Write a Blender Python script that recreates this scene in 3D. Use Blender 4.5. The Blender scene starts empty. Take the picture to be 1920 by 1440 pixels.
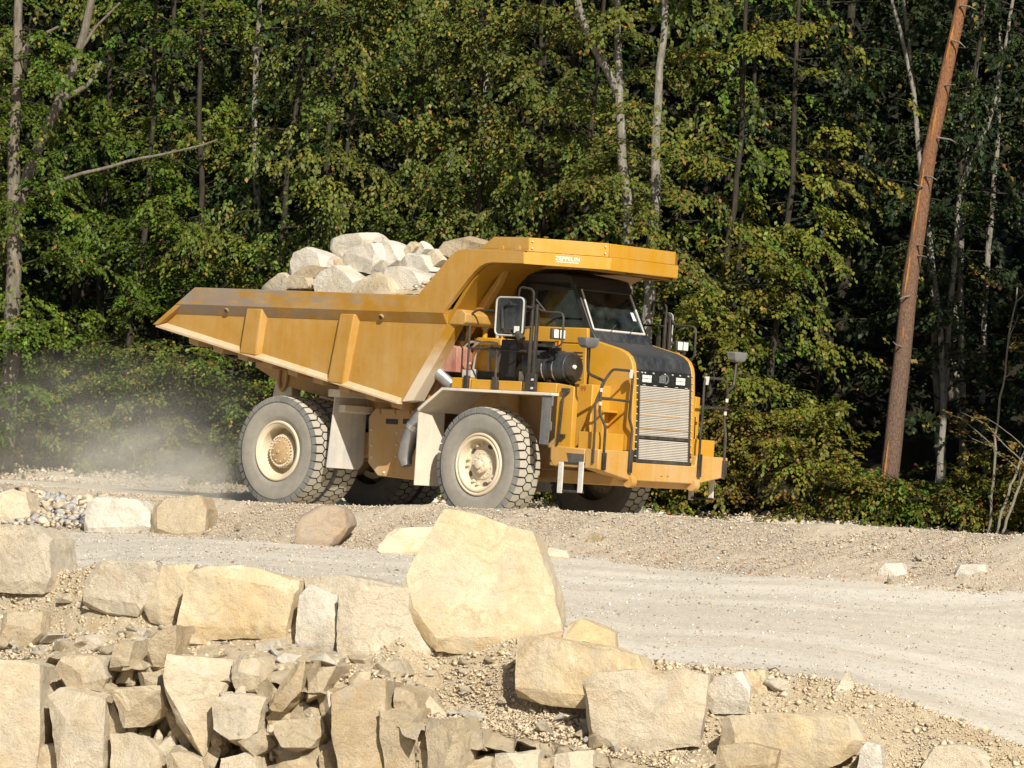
import bpy, bmesh, math, random
import numpy as np
from math import sin, cos, tan, atan, atan2, radians, pi, sqrt
from mathutils import Vector, Matrix

SC = bpy.context.scene
COL = SC.collection
RNG = np.random.default_rng(11)
random.seed(11)

# ------------------------------------------------------------------ camera
FPX = 7650.0                      # focal length in pixels of the 1920 px wide photograph
ROLL = radians(3.66)
EYE = 1.155
PITCH = atan(130 * cos(ROLL) / FPX)
cam_d = bpy.data.cameras.new('camera')
cam = bpy.data.objects.new('camera', cam_d); COL.objects.link(cam)
cam_d.sensor_width = 36.0
cam_d.lens = 36.0 * FPX / 1920.0
cam_d.clip_start = 0.5
cam_d.clip_end = 1500.0
cam.matrix_world = (Matrix.Translation((0, 0, EYE)) @ Matrix.Rotation(pi / 2 + PITCH, 4, 'X')
                    @ Matrix.Rotation(ROLL, 4, 'Z'))
SC.camera = cam

# ------------------------------------------------------------------ sky, sun, exposure
SUN_AZ, SUN_EL = radians(15.0), radians(35.0)      # azimuth: to the right of "behind the camera"
world = bpy.data.worlds.new('World'); SC.world = world; world.use_nodes = True
wn = world.node_tree; wn.nodes.clear()
sky = wn.nodes.new('ShaderNodeTexSky'); sky.sky_type = 'NISHITA'; sky.sun_disc = False
sky.sun_elevation = SUN_EL; sky.sun_rotation = pi - SUN_AZ
bg = wn.nodes.new('ShaderNodeBackground'); bg.inputs['Strength'].default_value = 0.055
wo = wn.nodes.new('ShaderNodeOutputWorld')
wn.links.new(sky.outputs[0], bg.inputs['Color']); wn.links.new(bg.outputs[0], wo.inputs['Surface'])
sun_d = bpy.data.lights.new('sun', 'SUN'); sun_d.energy = 5.0; sun_d.angle = radians(0.5)
sun_d.color = (1.0, 0.935, 0.81)
sun = bpy.data.objects.new('sun', sun_d); COL.objects.link(sun)
sdir = Vector((sin(SUN_AZ) * cos(SUN_EL), -cos(SUN_AZ) * cos(SUN_EL), sin(SUN_EL)))
sun.rotation_euler = sdir.to_track_quat('Z', 'Y').to_euler()
sun.location = (20, -40, 40)
vs = SC.view_settings
vs.view_transform = 'Standard'; vs.look = 'None'; vs.gamma = 1.0; vs.exposure = 0.40; vs.use_curve_mapping = False
SC.render.engine = 'CYCLES'
SC.cycles.use_denoising = True
SC.cycles.max_bounces = 8
SC.cycles.transparent_max_bounces = 12
SC.cycles.volume_bounces = 1
SC.cycles.volume_step_rate = 2.0

# ------------------------------------------------------------------ pixel <-> place
CAMP = np.array([0, 0, EYE])
def ray(px, py):
    x = (px - 960) / FPX; y = (720 - py) / FPX
    r = x * cos(ROLL) - y * sin(ROLL); w = x * sin(ROLL) + y * cos(ROLL)
    return np.array([r, cos(PITCH) - w * sin(PITCH), sin(PITCH) + w * cos(PITCH)])
def at(px, py, d):
    v = ray(px, py); return CAMP + v * (d / v[1])
YAW = radians(41.0)
FWD = np.array([cos(YAW), -sin(YAW), 0]); LFT = np.array([sin(YAW), cos(YAW), 0])
TR0 = at(896.5, 871, 67.6) + LFT * 1.72; TR0[2] = 0
def side(px, py, Y):
    v = ray(px, py); c = CAMP - TR0; t = (Y - c @ LFT) / (v @ LFT); p = c + v * t; return (float(p @ FWD), float(p[2]))
def front(px, py, X):
    v = ray(px, py); c = CAMP - TR0; t = (X - c @ FWD) / (v @ FWD); p = c + v * t; return (float(p @ LFT), float(p[2]))
def truckw(P): return TR0 + FWD * P[0] + LFT * P[1] + np.array([0, 0, P[2]])

# ------------------------------------------------------------------ numpy noise
_T = np.random.default_rng(5).random((64, 64, 64)).astype(np.float32)
def vnoise(P):
    P = np.asarray(P, dtype=np.float64); i = np.floor(P).astype(int); f = P - i; f = f * f * (3 - 2 * f); i &= 63; j = (i + 1) & 63
    x0, y0, z0 = i.T; x1, y1, z1 = j.T; fx, fy, fz = f.T
    a = _T[x0, y0, z0] * (1 - fx) + _T[x1, y0, z0] * fx; b = _T[x0, y1, z0] * (1 - fx) + _T[x1, y1, z0] * fx
    c = _T[x0, y0, z1] * (1 - fx) + _T[x1, y0, z1] * fx; d = _T[x0, y1, z1] * (1 - fx) + _T[x1, y1, z1] * fx
    return ((a * (1 - fy) + b * fy) * (1 - fz) + (c * (1 - fy) + d * fy) * fz) * 2 - 1
def fbm(P, octv=4, gain=0.5):
    P = np.asarray(P, dtype=np.float64); s = 0; a = 1.0
    for k in range(octv):
        s = s + a * vnoise(P * (2.03 ** k) + 17.3 * k); a *= gain
    return s

# ------------------------------------------------------------------ materials
MAT = {}
class NT:
    def __init__(s, name):
        s.m = bpy.data.materials.new(name); s.m.use_nodes = True; s.t = s.m.node_tree; s.t.nodes.clear()
        s.out = s.t.nodes.new('ShaderNodeOutputMaterial'); MAT[name] = s.m
    def n(s, typ, **kw):
        nd = s.t.nodes.new(typ)
        for k, v in kw.items():
            if k in nd.inputs: nd.inputs[k].default_value = v
            else: setattr(nd, k, v)
        return nd
    def l(s, a, b): s.t.links.new(a, b)
    def coord(s, kind='Object', scale=1.0):
        tc = s.n('ShaderNodeTexCoord'); mp = s.n('ShaderNodeMapping')
        mp.inputs['Scale'].default_value = scale if hasattr(scale, '__len__') else (scale,) * 3
        s.l(tc.outputs[kind], mp.inputs['Vector']); return mp.outputs[0]
    def noise(s, vec, scale, detail=5, rough=0.55, w=None):
        nd = s.n('ShaderNodeTexNoise'); nd.inputs['Scale'].default_value = scale
        nd.inputs['Detail'].default_value = detail; nd.inputs['Roughness'].default_value = rough
        s.l(vec, nd.inputs['Vector']); return nd.outputs[0]
    def ramp(s, fac, stops):
        r = s.n('ShaderNodeValToRGB'); e = r.color_ramp.elements
        while len(e) < len(stops): e.new(0.5)
        for el, (p, c) in zip(e, stops):
            el.position = p; el.color = (*c, 1) if hasattr(c, '__len__') else (c, c, c, 1)
        s.l(fac, r.inputs[0]); return r.outputs[0]
    def mix(s, fac, a, b, mode='MIX'):
        m = s.n('ShaderNodeMix', data_type='RGBA', blend_type=mode)
        for v, k in ((fac, 0), (a, 6), (b, 7)):
            if hasattr(v, 'is_linked'): s.l(v, m.inputs[k])
            elif k == 0: m.inputs[k].default_value = v
            else: m.inputs[k].default_value = (*v, 1)
        return m.outputs[2]
    def math(s, op, a, b=0.0):
        m = s.n('ShaderNodeMath', operation=op)
        for v, k in ((a, 0), (b, 1)):
            if hasattr(v, 'is_linked'): s.l(v, m.inputs[k])
            else: m.inputs[k].default_value = v
        return m.outputs[0]
    def bump(s, h, strength, dist, prev=None):
        b = s.n('ShaderNodeBump'); b.inputs['Strength'].default_value = strength; b.inputs['Distance'].default_value = dist
        s.l(h, b.inputs['Height'])
        if prev is not None: s.l(prev, b.inputs['Normal'])
        return b.outputs[0]
    def surf(s, color, rough=0.6, metal=0.0, normal=None, spec=0.5):
        p = s.n('ShaderNodeBsdfPrincipled')
        if hasattr(color, 'is_linked'): s.l(color, p.inputs['Base Color'])
        else: p.inputs['Base Color'].default_value = (*color, 1)
        if hasattr(rough, 'is_linked'): s.l(rough, p.inputs['Roughness'])
        else: p.inputs['Roughness'].default_value = rough
        p.inputs['Metallic'].default_value = metal; p.inputs['Specular IOR Level'].default_value = spec
        if normal is not None: s.l(normal, p.inputs['Normal'])
        s.l(p.outputs[0], s.out.inputs['Surface']); return p

def upness(t):
    g = t.n('ShaderNodeNewGeometry'); sp = t.n('ShaderNodeSeparateXYZ'); t.l(g.outputs['Normal'], sp.inputs[0]); return sp.outputs[2]
def paint(name, base, dust, amount, rough=0.42, streak=0.5):
    """Machine paint under quarry dust: patches, rain streaks, dust lying on ledges."""
    t = NT(name); v = t.coord('Object'); vst = t.coord('Object', (9, 9, 0.7))
    n1 = t.noise(v, 1.3, 6, 0.65); n2 = t.noise(v, 22, 4, 0.6); st = t.noise(vst, 1.0, 4, 0.6)
    f = t.math('ADD', t.math('MULTIPLY', n1, 0.8), t.math('MULTIPLY', st, streak))
    f = t.math('ADD', f, t.math('MULTIPLY', n2, 0.22))
    f = t.ramp(f, [(0.62 - amount * 0.35, 0), (1.05 - amount * 0.30, min(1, 0.35 + amount))])
    up = t.ramp(upness(t), [(0.55, 0), (1.0, min(0.7, 0.25 + amount))])
    f = t.math('MAXIMUM', f, up)
    hue = t.mix(t.ramp(t.noise(v, 0.6, 2), [(0.3, 0), (0.7, 1)]), base, tuple(c * 0.86 for c in base))
    c = t.mix(f, hue, dust)
    spots = t.ramp(t.noise(v, 60, 2, 0.5), [(0.68, 0), (0.74, 1)])
    c = t.mix(t.math('MULTIPLY', spots, 0.30), c, tuple(x * 0.8 for x in dust))
    if amount > .2:
        sv = t.coord('Object', (3, 3, 22)); sn = t.noise(sv, 1.6, 6, .75); sk = t.ramp(sn, [(0.66, 0), (0.70, 1)]); gate = t.ramp(t.noise(v, 1.0, 3), [(0.52, 0), (0.62, 1)])
        c = t.mix(t.math('MULTIPLY', t.math('MULTIPLY', sk, gate), .55), c, tuple(min(.7, x * 1.25) for x in dust))
    r = t.ramp(f, [(0, rough), (1, 0.9)])
    t.surf(c, r, 0, t.bump(n2, 0.06, 0.01, t.bump(t.noise(v, 1.7, 2, .5), .22, .05)))
DUST = (0.56, 0.46, 0.33)
paint('yellow_paint', (0.54, 0.262, 0.004), (0.46, 0.33, 0.16), 0.07, 0.34)
paint('body_paint', (0.40, 0.190, 0.007), (0.46, 0.31, 0.13), 0.30, 0.45)
paint('bumper_paint', (0.52, 0.25, 0.012), (0.52, 0.38, 0.22), 0.30, 0.5)
paint('frame_paint', (0.46, 0.24, 0.05), (0.46, 0.35, 0.22), 0.45, 0.65)
paint('dusty_steel', (0.40, 0.36, 0.30), (0.66, 0.59, 0.48), 0.75, 0.8)
paint('grey_plate', (0.30, 0.32, 0.34), (0.62, 0.57, 0.48), 0.45, 0.7)
paint('black_paint', (0.005, 0.006, 0.0075), (0.10, 0.09, 0.075), 0.02, 0.38)
paint('hood_black', (0.008, 0.011, 0.015), (0.16, 0.16, 0.155), 0.10, 0.33)
paint('rail_black', (0.011, 0.010, 0.010), (0.18, 0.15, 0.11), 0.08, 0.45)
paint('grey_rubber', (0.075, 0.08, 0.085), (0.26, 0.245, 0.22), 0.30, 0.8)
paint('tyre_side', (0.150, 0.150, 0.146), (0.38, 0.345, 0.285), 0.40, 0.9, 0.1)
paint('tyre_dusty', (0.255, 0.238, 0.205), (0.45, 0.405, 0.33), 0.50, 0.95, 0.1)
paint('tread_dust', (0.40, 0.365, 0.30), (0.50, 0.455, 0.37), 0.5, 0.95, 0.1)
paint('tread_groove', (0.045, 0.042, 0.040), (0.22, 0.19, 0.15), 0.15, 0.95)
paint('rim_dust', (0.56, 0.44, 0.27), (0.66, 0.57, 0.43), 0.6, 0.8)
paint('rust_hub', (0.42, 0.24, 0.09), (0.55, 0.42, 0.26), 0.35, 0.75)
paint('red_primer', (0.26, 0.035, 0.022), (0.52, 0.40, 0.30), 0.3, 0.6)
paint('hose_grey', (0.30, 0.27, 0.22), (0.50, 0.43, 0.33), 0.4, 0.7)
paint('dusty_edge', (0.46, 0.27, 0.07), (0.52, 0.42, 0.29), 0.62, 0.7)
t = NT('splash_paint'); v = t.coord('Object'); sp_ = t.n('ShaderNodeSeparateXYZ'); t.l(v, sp_.inputs[0]); hg = t.n('ShaderNodeMapRange'); t.l(sp_.outputs[2], hg.inputs[0]); hg.inputs[1].default_value = 3.1; hg.inputs[2].default_value = 2.1
ff = t.ramp(t.math('ADD', t.math('MULTIPLY', t.noise(v, 2.5, 5, .65), .55), t.math('MULTIPLY', hg.outputs[0], .6)), [(.34, 0), (.72, .95)])
t.surf(t.mix(ff, (0.34, 0.17, 0.012), (0.55, 0.46, 0.35)), t.ramp(ff, [(0, .5), (1, .9)]))
paint('grille_slat', (0.42, 0.39, 0.34), (0.56, 0.51, 0.44), 0.5, 0.7)
t = NT('scuffed_rail'); v = t.coord('Object'); vl = t.coord('Object', (1.2, 4, 5)); a_ = t.noise(vl, 1.6, 7, .72); sx_ = t.n('ShaderNodeSeparateXYZ'); t.l(v, sx_.inputs[0])
fx_ = t.n('ShaderNodeMapRange'); t.l(sx_.outputs[0], fx_.inputs[0]); fx_.inputs[1].default_value = -2.2; fx_.inputs[2].default_value = -6.6
sc_ = t.ramp(t.math('ADD', a_, t.math('MULTIPLY', fx_.outputs[0], .20)), [(.55, 0), (.68, 1)])
c_ = t.mix(t.ramp(t.noise(v, 2.5, 5), [(.4, 0), (.7, .7)]), (0.36, 0.18, 0.014), (0.42, 0.28, 0.13)); c_ = t.mix(t.math('MULTIPLY', sc_, .65), c_, (0.20, 0.20, 0.205)); t.surf(c_, .6)
def simple(name, col, rough=0.5, metal=0.0, spec=0.5):
    t = NT(name); v = t.coord('Object'); n = t.noise(v, 14, 4)
    c = t.mix(t.ramp(n, [(0.35, 0), (0.7, 1)]), col, tuple(x * 0.78 for x in col)); t.surf(c, rough, metal, None, spec)
simple('steel_pipe', (0.42, 0.42, 0.42), 0.42, 0.75)
simple('chrome', (0.75, 0.75, 0.75), 0.2, 0.9)
simple('lamp_lens', (0.78, 0.77, 0.72), 0.12)
simple('white_decal', (0.80, 0.78, 0.72), 0.6)
simple('red_decal', (0.42, 0.10, 0.03), 0.6)
simple('orange_lens', (0.80, 0.26, 0.02), 0.25)
simple('emblem_grey', (0.15, 0.17, 0.17), 0.5)
simple('strap_white', (0.60, 0.57, 0.51), 0.8)
simple('cab_trim', (0.035, 0.038, 0.042), 0.7)
simple('seat_cloth', (0.03, 0.035, 0.04), 0.9)
simple('skin', (0.46, 0.26, 0.17), 0.55)
simple('work_shirt', (0.05, 0.07, 0.12), 0.85)
simple('green_plastic', (0.12, 0.24, 0.20), 0.45)
t = NT('glass')
tr = t.n('ShaderNodeBsdfTransparent'); tr.inputs[0].default_value = (0.62, 0.72, 0.70, 1)
gl = t.n('ShaderNodeBsdfGlossy'); gl.inputs['Roughness'].default_value = 0.03
df = t.n('ShaderNodeBsdfDiffuse'); df.inputs[0].default_value = (0.30, 0.33, 0.32, 1)
fr = t.n('ShaderNodeFresnel'); fr.inputs[0].default_value = 1.5
m1 = t.n('ShaderNodeMixShader'); t.l(fr.outputs[0], m1.inputs[0]); t.l(tr.outputs[0], m1.inputs[1]); t.l(gl.outputs[0], m1.inputs[2])
m2 = t.n('ShaderNodeMixShader'); dn = t.noise(t.coord('Object', 2.0), 2.0, 4)
t.l(t.ramp(dn, [(0.35, 0.0), (0.8, 0.07)]), m2.inputs[0]); t.l(m1.outputs[0], m2.inputs[1]); t.l(df.outputs[0], m2.inputs[2])
t.l(m2.outputs[0], t.out.inputs['Surface'])

def limestone(name, pale, ochre, dark, ochre_amt=0.5, bump=1.0):
    t = NT(name); v = t.coord('Object')
    oi = t.n('ShaderNodeObjectInfo'); rnd = oi.outputs['Random']
    va = t.n('ShaderNodeVectorMath', operation='ADD'); cmb = t.n('ShaderNodeCombineXYZ')
    k = t.math('MULTIPLY', rnd, 37.0); t.l(k, cmb.inputs[0]); t.l(k, cmb.inputs[1]); t.l(k, cmb.inputs[2])
    t.l(v, va.inputs[0]); t.l(cmb.outputs[0], va.inputs[1]); v = va.outputs[0]
    wrp = t.n('ShaderNodeTexNoise'); wrp.inputs['Scale'].default_value = 2.2; wrp.inputs['Detail'].default_value = 4; t.l(v, wrp.inputs['Vector'])
    wa = t.n('ShaderNodeVectorMath', operation='ADD'); t.l(v, wa.inputs[0]); t.l(wrp.outputs[1], wa.inputs[1]); wv = wa.outputs[0]
    big = t.noise(v, 1.1, 7, 0.66); mid = t.noise(v, 4.5, 8, 0.72); fine = t.noise(v, 45, 5, 0.7)
    bed_m = t.n('ShaderNodeMapping'); bed_m.inputs['Scale'].default_value = (0.7, 0.7, 7.0); bed_m.inputs['Rotation'].default_value = (0.05, 0.08, 0); t.l(wv, bed_m.inputs['Vector']); bed = t.noise(bed_m.outputs[0], 2.0, 5, 0.6)
    f = t.math('ADD', t.math('MULTIPLY', big, 0.75), t.math('MULTIPLY', mid, 0.35))
    f = t.math('ADD', f, t.math('MULTIPLY', t.math('SUBTRACT', rnd, 0.5), 0.20))
    c = t.mix(t.ramp(f, [(0.66 - 0.25 * ochre_amt, 0), (0.80 - 0.15 * ochre_amt, 1)]), pale, ochre)
    c = t.mix(t.ramp(mid, [(0.52, 0), (0.68, 0.75)]), c, tuple(min(0.74, x * 1.22 + .02) for x in pale))                 # fresh white scars
    c = t.mix(t.ramp(bed, [(0.34, 0.40), (0.48, 0)]), c, tuple(x * .62 for x in ochre))
    grey = t.noise(v, 2.0, 4, 0.6); c = t.mix(t.math('MULTIPLY', t.ramp(grey, [(0.52, 0), (0.70, 1)]), 0.45), c, (0.36, 0.34, 0.31))
    st = t.noise(wv, 1.7, 3, 0.5); c = t.mix(t.math('MULTIPLY', t.ramp(st, [(0.62, 0), (0.68, 1)]), 0.4 * ochre_amt), c, (0.47, 0.27, 0.10))
    pit = t.noise(v, 16, 6, 0.75); c = t.mix(t.ramp(pit, [(0.32, 0.50), (0.44, 0)]), c, dark); c = t.mix(t.ramp(fine, [(0.30, 0.40), (0.43, 0)]), c, dark)
    vor = t.n('ShaderNodeTexVoronoi', feature='DISTANCE_TO_EDGE'); vor.inputs['Scale'].default_value = 0.9; t.l(wv, vor.inputs['Vector'])
    crack = t.ramp(vor.outputs['Distance'], [(0.0, 0), (0.012, 1)]); c = t.mix(t.ramp(vor.outputs['Distance'], [(0.0, 0.14), (0.007, 0)]), c, dark)
    cell = t.n('ShaderNodeTexVoronoi'); cell.inputs['Scale'].default_value = 5.0; t.l(wv, cell.inputs['Vector']); cs = t.n('ShaderNodeSeparateXYZ'); t.l(cell.outputs['Color'], cs.inputs[0])
    b = t.bump(cs.outputs[0], 0.28 * bump, 0.03); b = t.bump(mid, 0.60 * bump, 0.05, b); b = t.bump(bed, 0.4 * bump, 0.03, b); b = t.bump(crack, 0.18 * bump, 0.02, b); b = t.bump(pit, 0.8 * bump, 0.035, b); b = t.bump(fine, 0.8 * bump, 0.018, b)
    t.surf(c, 0.92, 0, b, 0.2)
limestone('limestone', (0.62, 0.54, 0.415), (0.55, 0.44, 0.285), (0.33, 0.26, 0.175))
limestone('limestone_ochre', (0.61, 0.52, 0.375), (0.57, 0.435, 0.25), (0.40, 0.31, 0.19), 0.6, 0.7)
limestone('limestone_white', (0.69, 0.635, 0.54), (0.61, 0.51, 0.36), (0.40, 0.34, 0.26), 0.2)
limestone('limestone_bed', (0.57, 0.475, 0.335), (0.49, 0.38, 0.235), (0.30, 0.22, 0.13), 0.7, 1.2)
limestone('sandstone_brown', (0.42, 0.33, 0.24), (0.36, 0.26, 0.17), (0.20, 0.15, 0.10), 0.5)

def gravel_ground(name, a, b, dark, scale, bs=1.0, tracks=0.0):
    t = NT(name); v = t.coord('Object')
    big = t.noise(v, 0.35, 6, 0.65); mid = t.noise(v, 2.2, 5, 0.6)
    vo = t.n('ShaderNodeTexVoronoi'); vo.inputs['Scale'].default_value = scale; t.l(v, vo.inputs['Vector'])
    vd = t.n('ShaderNodeTexVoronoi', feature='DISTANCE_TO_EDGE'); vd.inputs['Scale'].default_value = scale; t.l(v, vd.inputs['Vector'])
    sep = t.n('ShaderNodeSeparateXYZ'); t.l(vo.outputs['Color'], sep.inputs[0])
    c = t.mix(t.ramp(t.math('ADD', t.math('MULTIPLY', big, 0.6), t.math('MULTIPLY', mid, 0.4)), [(0.36, 0), (0.66, 1)]), a, b)
    h = mid
    if tracks:                                   # wheel lanes worn along the road
        mp = t.n('ShaderNodeMapping'); mp.inputs['Rotation'].default_value = (0, 0, radians(33)); mp.inputs['Scale'].default_value = (0.035, 0.62, 1); t.l(v, mp.inputs['Vector'])
        w1 = t.n('ShaderNodeTexNoise'); w1.inputs['Scale'].default_value = 1.0; w1.inputs['Detail'].default_value = 5; w1.inputs['Roughness'].default_value = 0.62; t.l(mp.outputs[0], w1.inputs['Vector'])
        lane = t.ramp(w1.outputs[0], [(0.42, 0), (0.58, 1)]); c = t.mix(t.math('MULTIPLY', lane, tracks), c, tuple(x * k for x, k in zip(a, (0.76, 0.73, 0.68)))); h = t.math('ADD', mid, t.math('MULTIPLY', w1.outputs[0], 1.2))
    c = t.mix(t.ramp(sep.outputs[0], [(0.2, 0.0), (0.9, 0.40)]), c, tuple(min(0.72, x * 1.16) for x in a))
    c = t.mix(t.ramp(sep.outputs[1], [(0.86, 0.0), (0.95, 0.65)]), c, dark)
    c = t.mix(t.ramp(vd.outputs['Distance'], [(0.0, 0.30), (0.12, 0)]), c, dark)
    bp = t.bump(vd.outputs['Distance'], 0.6 * bs, 0.02); bp = t.bump(h, 0.5 * bs, 0.05, bp)
    t.surf(c, 0.95, 0, bp, 0.15)
gravel_ground('white_gravel', (0.62, 0.565, 0.475), (0.65, 0.605, 0.53), (0.42, 0.36, 0.28), 34, 0.35, 0.7)
gravel_ground('tan_gravel', (0.47, 0.395, 0.30), (0.50, 0.43, 0.335), (0.27, 0.22, 0.165), 38)
gravel_ground('rubble_soil', (0.47, 0.385, 0.27), (0.51, 0.425, 0.305), (0.28, 0.21, 0.13), 16)
gravel_ground('forest_soil', (0.026, 0.024, 0.014), (0.036, 0.030, 0.017), (0.018, 0.015, 0.010), 9)
def attr_mat(name, rough=0.9, trans=0.0, bump=0.0):
    t = NT(name); a = t.n('ShaderNodeAttribute', attribute_name='Col'); v = t.coord('Object')
    c = a.outputs['Color']
    if bump: b = t.bump(t.noise(v, 30, 4), bump, 0.02)
    else: b = None
    p = t.surf(c, rough, 0, b, 0.25)
    if trans:
        tl = t.n('ShaderNodeBsdfTranslucent'); t.l(t.mix(1.0, c, (1.0, 0.95, 0.35), 'MULTIPLY'), tl.inputs[0])
        m = t.n('ShaderNodeMixShader'); m.inputs[0].default_value = trans
        t.l(p.outputs[0], m.inputs[1]); t.l(tl.outputs[0], m.inputs[2]); t.l(m.outputs[0], t.out.inputs['Surface'])
attr_mat('pebble', 0.95, 0, 0.4)
attr_mat('leaf', 0.5, 0.28)
def bark(name, a, b, sc, lich=None):
    t = NT(name); v = t.coord('Object', (sc, sc, sc * 0.25)); n = t.noise(v, 3, 6, 0.7); v2 = t.coord('Object'); m = t.noise(v2, 6, 4)
    c = t.mix(t.ramp(n, [(0.38, 0), (0.62, 1)]), a, b)
    if lich: c = t.mix(t.ramp(m, [(0.52, 0), (0.66, 0.8)]), c, lich)
    t.surf(c, 0.95, 0, t.bump(n, 0.9, 0.05), 0.1)
bark('beech_bark', (0.125, 0.105, 0.08), (0.225, 0.195, 0.155), 4, (0.12, 0.125, 0.085))
bark('dark_bark', (0.030, 0.026, 0.020), (0.065, 0.055, 0.042), 5, (0.045, 0.05, 0.028))
bark('pale_bark', (0.17, 0.155, 0.13), (0.30, 0.28, 0.24), 5, (0.14, 0.13, 0.10))
bark('pine_bark_old', (0.115, 0.07, 0.05), (0.24, 0.12, 0.065), 14, (0.16, 0.135, 0.115))
t = NT('pine_bark'); v = t.coord('Object', (15, 15, 5)); n_ = t.noise(v, 3, 6, 0.7); sp_ = t.n('ShaderNodeSeparateXYZ'); t.l(t.coord('Object'), sp_.inputs[0])
hgt = t.n('ShaderNodeMapRange'); t.l(sp_.outputs[2], hgt.inputs[0]); hgt.inputs[1].default_value = 3.0; hgt.inputs[2].default_value = 9.0
c_ = t.mix(hgt.outputs[0], t.mix(t.ramp(n_, [(0.40, 0), (0.62, 1)]), (0.13, 0.085, 0.065), (0.25, 0.165, 0.12)), t.mix(t.ramp(n_, [(0.36, 0), (0.56, 1)]), (0.17, 0.085, 0.055), (0.36, 0.17, 0.08)))
t.surf(c_, 0.95, 0, t.bump(n_, 1.0, 0.06), 0.1)
bark('stripped_wood', (0.42, 0.20, 0.06), (0.34, 0.145, 0.045), 8)
bark('dead_wood', (0.17, 0.15, 0.12), (0.27, 0.245, 0.20), 6)

# ------------------------------------------------------------------ mesh helpers
def tag(o, label=None, cat=None, group=None, kind=None):
    for k, v in (('label', label), ('category', cat), ('group', group), ('kind', kind)):
        if v: o[k] = v
    return o
def link(name, me, mat=None, parent=None):
    o = bpy.data.objects.new(name, me); COL.objects.link(o)
    if mat is not None:
        for m in (mat if isinstance(mat, (list, tuple)) else [mat]): me.materials.append(MAT[m])
    if parent is not None: o.parent = parent
    return o
def empty(name, loc=(0, 0, 0), rz=0.0):
    o = bpy.data.objects.new(name, None); COL.objects.link(o); o.location = loc; o.rotation_euler = (0, 0, rz); o.empty_display_size = 0.3; return o
def fillet(pts, r=0.06, n=4):
    pts = [Vector(p) for p in pts]; out = [pts[0]]
    for a, b, c in zip(pts, pts[1:], pts[2:]):
        d0 = (a - b); d1 = (c - b); q = min(r, d0.length * 0.45, d1.length * 0.45)
        p0 = b + d0.normalized() * q; p1 = b + d1.normalized() * q
        for k in range(n + 1):
            s = k / n; out.append(p0 * (1 - s) ** 2 + b * 2 * s * (1 - s) + p1 * s ** 2)
    out.append(pts[-1]); return out
class MB:
    def __init__(s): s.v = []; s.f = []; s.mi = []; s.cur = 0
    def add(s, vs, fs):
        o = len(s.v); s.v += [tuple(map(float, p)) for p in vs]; s.f += [tuple(i + o for i in f) for f in fs]; s.mi += [s.cur] * len(fs); return s
    def box(s, x0, x1, y0, y1, z0, z1):
        return s.add([(x, y, z) for x in (x0, x1) for y in (y0, y1) for z in (z0, z1)],
                     [(0, 1, 3, 2), (4, 6, 7, 5), (0, 4, 5, 1), (2, 3, 7, 6), (0, 2, 6, 4), (1, 5, 7, 3)])
    def loft(s, secs, cap=True, closed=True):
        n = len(secs[0]); vs = [p for c in secs for p in c]; fs = []
        for i in range(len(secs) - 1):
            for j in range(n if closed else n - 1):
                k = (j + 1) % n; fs.append((i * n + j, i * n + k, (i + 1) * n + k, (i + 1) * n + j))
        if cap: fs += [tuple(range(n - 1, -1, -1)), tuple((len(secs) - 1) * n + j for j in range(n))]
        return s.add(vs, fs)
    def prism_y(s, poly, y0, y1): return s.loft([[(x, y0, z) for x, z in poly], [(x, y1, z) for x, z in poly]])
    def prism_x(s, poly, x0, x1): return s.loft([[(x0, y, z) for y, z in poly], [(x1, y, z) for y, z in poly]])
    def prism_z(s, poly, z0, z1): return s.loft([[(x, y, z0) for x, y in poly], [(x, y, z1) for x, y in poly]])
    def tube(s, pts, r, n=8, cap=True):
        pts = [Vector(p) for p in pts]; rs = r if hasattr(r, '__len__') else [r] * len(pts); secs = []
        up = Vector((0, 0, 1)); t0 = (pts[1] - pts[0]).normalized()
        a = t0.cross(up); a = a.normalized() if a.length > 1e-3 else Vector((1, 0, 0))
        for i, p in enumerate(pts):
            t = ((pts[min(i + 1, len(pts) - 1)] - pts[max(i - 1, 0)])).normalized()
            a = (a - t * a.dot(t)); a = a.normalized() if a.length > 1e-6 else Vector((1, 0, 0)); b = t.cross(a)
            secs.append([p + (a * cos(2 * pi * k / n) + b * sin(2 * pi * k / n)) * rs[i] for k in range(n)])
        return s.loft(secs, cap)
    def cyl(s, p0, p1, r0, r1=None, n=20): return s.tube([p0, p1], [r0, r0 if r1 is None else r1], n)
    def lathe(s, prof, n=48, c=(0, 0, 0), cap=False):
        """profile (r, y) round the Y axis through c"""
        secs = []
        for k in range(n):
            a = 2 * pi * k / n; secs.append([(c[0] + r * cos(a), c[1] + y, c[2] + r * sin(a)) for r, y in prof])
        m = len(prof); vs = [p for q in secs for p in q]; fs = []
        for i in range(n):
            for j in range(m - 1):
                i2 = (i + 1) % n; fs.append((i * m + j, i2 * m + j, i2 * m + j + 1, i * m + j + 1))
        return s.add(vs, fs)
    def mesh(s, name, fix=True):
        me = bpy.data.meshes.new(name); me.from_pydata(s.v, [], s.f); me.polygons.foreach_set('material_index', s.mi)
        if fix:
            bm = bmesh.new(); bm.from_mesh(me); bmesh.ops.recalc_face_normals(bm, faces=bm.faces); bm.to_mesh(me); bm.free()
        me.update(); return me
    def build(s, name, mat, parent=None, bevel=0.0, smooth=True, angle=35):
        me = s.mesh(name); o = link(name, me, mat, parent)
        if smooth:
            me.polygons.foreach_set('use_smooth', [True] * len(me.polygons)); me.set_sharp_from_angle(angle=radians(angle))
        if bevel:
            b = o.modifiers.new('bevel', 'BEVEL'); b.width = bevel; b.segments = 2; b.limit_method = 'ANGLE'; b.angle_limit = radians(40)
            b.harden_normals = False
        return o
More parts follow.
